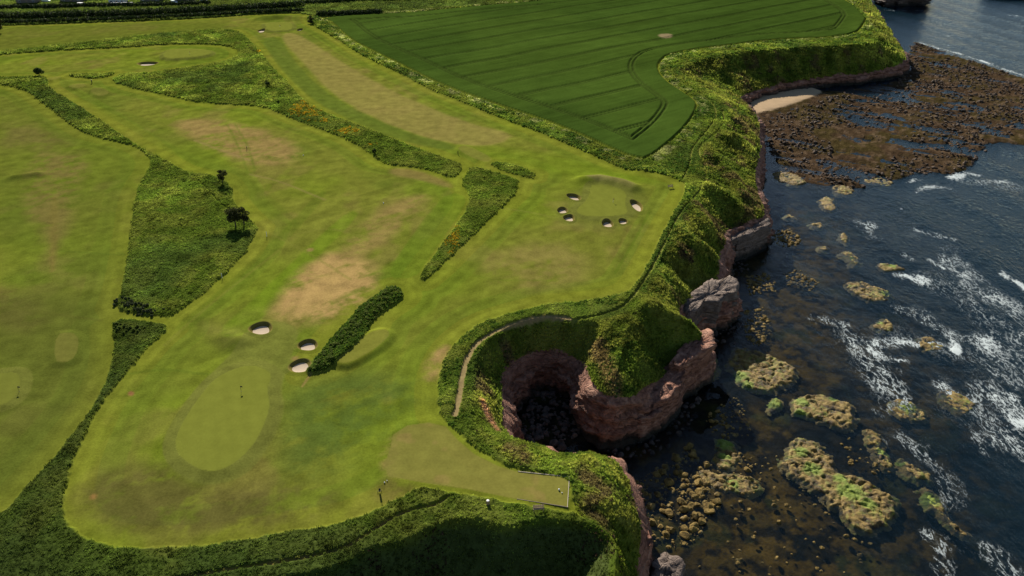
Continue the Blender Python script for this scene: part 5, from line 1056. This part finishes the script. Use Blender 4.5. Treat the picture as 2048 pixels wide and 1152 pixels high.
# trolley with golf bag
x, y = [float(q) for q in px2w(760, 988)]; th = thing('golf_trolley', 'black golf bag on a two wheeled trolley left of the cove tee', 'golf trolley', (x, y, gz(x, y)), .3)
bag = MB().tube([(0, .25, .25), (0, -.05, .75), (0, -.30, 1.15)], [.16, .17, .19], 12).build('bag', m_dark, th); MB().tube([(0, -.09, .82), (0, -.16, .93)], [.19, .193], 12).build('band', m_wpaint, bag)
for i, (a, b) in enumerate(((-.07, .03), (.06, .02), (0, -.07), (.09, -.06))):
    MB().tube([(a, -.30 + b, 1.15), (a * 1.2, -.42 + b, 1.42)], .012, 6).add([(a * 1.2 - .05, -.44 + b, 1.40), (a * 1.2 + .05, -.44 + b, 1.40), (a * 1.2 + .05, -.40 + b, 1.47), (a * 1.2 - .05, -.40 + b, 1.47), (a * 1.2, -.50 + b, 1.45)], [(0, 1, 2, 3), (0, 4, 1), (1, 4, 2), (2, 4, 3), (3, 4, 0)]).build('club', m_dark, bag)
MB().tube([(0, .30, .12), (0, .02, .55), (0, -.38, 1.05), (0, -.62, 1.08)], .025, 8).build('frame', m_dark, th)
for sx in (-1, 1):
    K = 16; mb = MB(); mb.add([(sx * .33 + .03 * q, .22 + .16 * math.cos(6.283 * i / K), .16 + .16 * math.sin(6.283 * i / K)) for q in (-1, 1) for i in range(K)], [tuple(range(K)), tuple(range(2 * K - 1, K - 1, -1))] + [(i, (i + 1) % K, (i + 1) % K + K, i + K) for i in range(K)]); mb.build('wheel', m_tyre, th)
MB().tube([(-.33, .22, .16), (.33, .22, .16)], .018, 6).build('axle', m_dark, th)
# litter bin with white lid below the cove tee
x, y = [float(q) for q in px2w(976, 1013)]; th = thing('litter_bin', 'small wooden bin with white lid in the grass below the cove tee', 'bin', (x, y, gz(x, y)), .2)
for k in range(10):
    a = 6.283 * k / 10; q = MB().box(-.085, .085, -.02, .02, 0, .75).build('slat', m_wood, th); q.location = (.27 * math.cos(a), .27 * math.sin(a), 0); q.rotation_euler = (0, 0, a + math.pi / 2)
MB().lathe([(.25, .75), (.25, .77), (.15, .81), (.03, .82)], 14).build('lid', m_wpaint, th); MB().lathe([(.24, .0), (.24, .72)], 12).build('liner', m_dark, th)
def bench(px, py, rz, label, L=1.7):
    x, y = [float(q) for q in px2w(px, py)]; th = thing('park_bench', label, 'bench', (x, y, gz(x, y) + .15), rz, 'wooden benches')
    for k in range(4): MB().box(-L / 2, L / 2, -.24 + k * .125, -.135 + k * .125, .43, .47).build('seat_slat', m_wood, th)
    for k in range(3):
        q = MB().box(-L / 2, L / 2, -.02, .02, 0, .10).build('back_slat', m_wood, th); q.location = (0, .28 + .03 * k, .55 + .14 * k); q.rotation_euler = (-.2, 0, 0)
    for sx in (-1, 1):
        MB().box(sx * (L / 2 - .15) - .035, sx * (L / 2 - .15) + .035, -.24, -.17, -.25, .427).build('leg', m_wood, th)
        MB().add([(sx * (L / 2 - .15) + a, b, c) for a in (-.035, .035) for b, c in ((.2, -.25), (.27, -.25), (.40, .98), (.34, .98))], [(0, 1, 2, 3), (7, 6, 5, 4), (0, 4, 5, 1), (1, 5, 6, 2), (2, 6, 7, 3), (3, 7, 4, 0)]).build('leg', m_wood, th)
bench(1077, 1027, .1, 'wooden bench in the grass below the boarded end of the cove tee', 1.9); bench(1341, 376, .3, 'small bench at the right corner of the clifftop fairway', 1.8)
# boards retaining the end of the cove tee
m_board = simple('pale_board', (.42, .36, .28), .85, .2, 4.0); m_board2 = simple('grey_board', (.20, .16, .12), .9, .25, 4.0)
def edging(p0, p1, label, m, zt=.62, n=None):
    a = np.array(px2w(*p0)); b = np.array(px2w(*p1)); L = np.linalg.norm(b - a); n = n or max(2, round(L / 2.2)); ang = math.atan2(b[1] - a[1], b[0] - a[0]); mid = (a + b) / 2
    g = float(np.mean(ground(np.array([mid[0]]), np.array([mid[1]]), False)))
    gg = float(np.mean([gz(*(a * .9 + tc * .1)) for tc in (TEEw[0].mean(0),)] + [gz(*(b * .97 + TEEw[0].mean(0) * .03))]))
    th = thing('tee_edging', label, 'edging', (a[0], a[1], gg), ang, 'boards round the cove tee')
    for i in range(n):
        for r_ in range(3):
            q = MB().box(i * L / n + .01, (i + 1) * L / n - .01, -.05, .05, -.62 + r_ * .24, -.62 + r_ * .24 + .228).build('plank', m, th)
    for i in range(n + 1): MB().box(min(i * L / n, L - .06) - .05, min(i * L / n, L - .06) + .05, .053, .15, -.9, .13).build('stake', m_board2, th)
edging((1036, 946), (1138.5, 957), 'pale boards along the cove side of the tee', m_board); edging((1138.5, 957), (1134.5, 1018), 'pale boards across the seaward end of the tee', m_board); edging((1134.5, 1018), (1034, 1002), 'grey boards along the gully side of the tee', m_board2)

# ------------------------------------------------------------------ gulls over the bay
m_gull = simple('gull_white', (.8, .8, .79), .7, .05, 6); m_gullw = simple('gull_grey', (.45, .47, .50), .7, .08, 6)
def gull(px, py, z, rz, label):
    x, y = [float(q) for q in px2w(px, py, z)]; th = thing('gull', label, 'gull', (x, y, z), rz, 'gulls over the bay')
    MB().tube([(-.36, 0, 0), (-.2, 0, 0), (0, 0, .01), (.17, 0, .02), (.27, 0, .04), (.33, 0, .03)], [.02, .07, .10, .075, .055, .012], 10).build('body', m_gull, th, True)
    MB().add([(-.34, 0, .012), (-.55, -.10, .0), (-.55, .10, .0), (-.34, 0, -.012), (-.55, -.10, -.012), (-.55, .10, -.012)], [(0, 1, 2), (3, 5, 4), (1, 4, 5, 2), (0, 3, 4, 1), (0, 2, 5, 3)]).build('tail', m_gull, th)
    for s in (-1, 1):
        v = [(.12, s * .07, .05), (-.10, s * .07, .05), (-.06, s * .40, .16), (.16, s * .36, .16), (-.20, s * .72, .10)]; n = 5
        MB().add(v + [(a, b, c - .018) for a, b, c in v], [(0, 1, 2, 3), (3, 2, 4), (8, 7, 6, 5), (9, 7, 8), (0, 5, 6, 1), (1, 6, 7, 2), (2, 7, 9, 4), (4, 9, 8, 3), (3, 8, 5, 0)]).build('wing', m_gullw, th)
gull(1826, 363, SEA + 4, .5, 'gull flying low below the foreshore, leftmost of three'); gull(1833, 385, SEA + 3, 1.0, 'gull flying low below the foreshore, lowest of three'); gull(1803, 418, SEA + 5, .2, 'gull flying over the open water in mid bay'); gull(1897, 91, SEA + 8, .4, 'gull flying beyond the foreshore near the top right'); gull(1868, 372, SEA + 3, 2.0, 'gull flying low below the foreshore, rightmost of three')
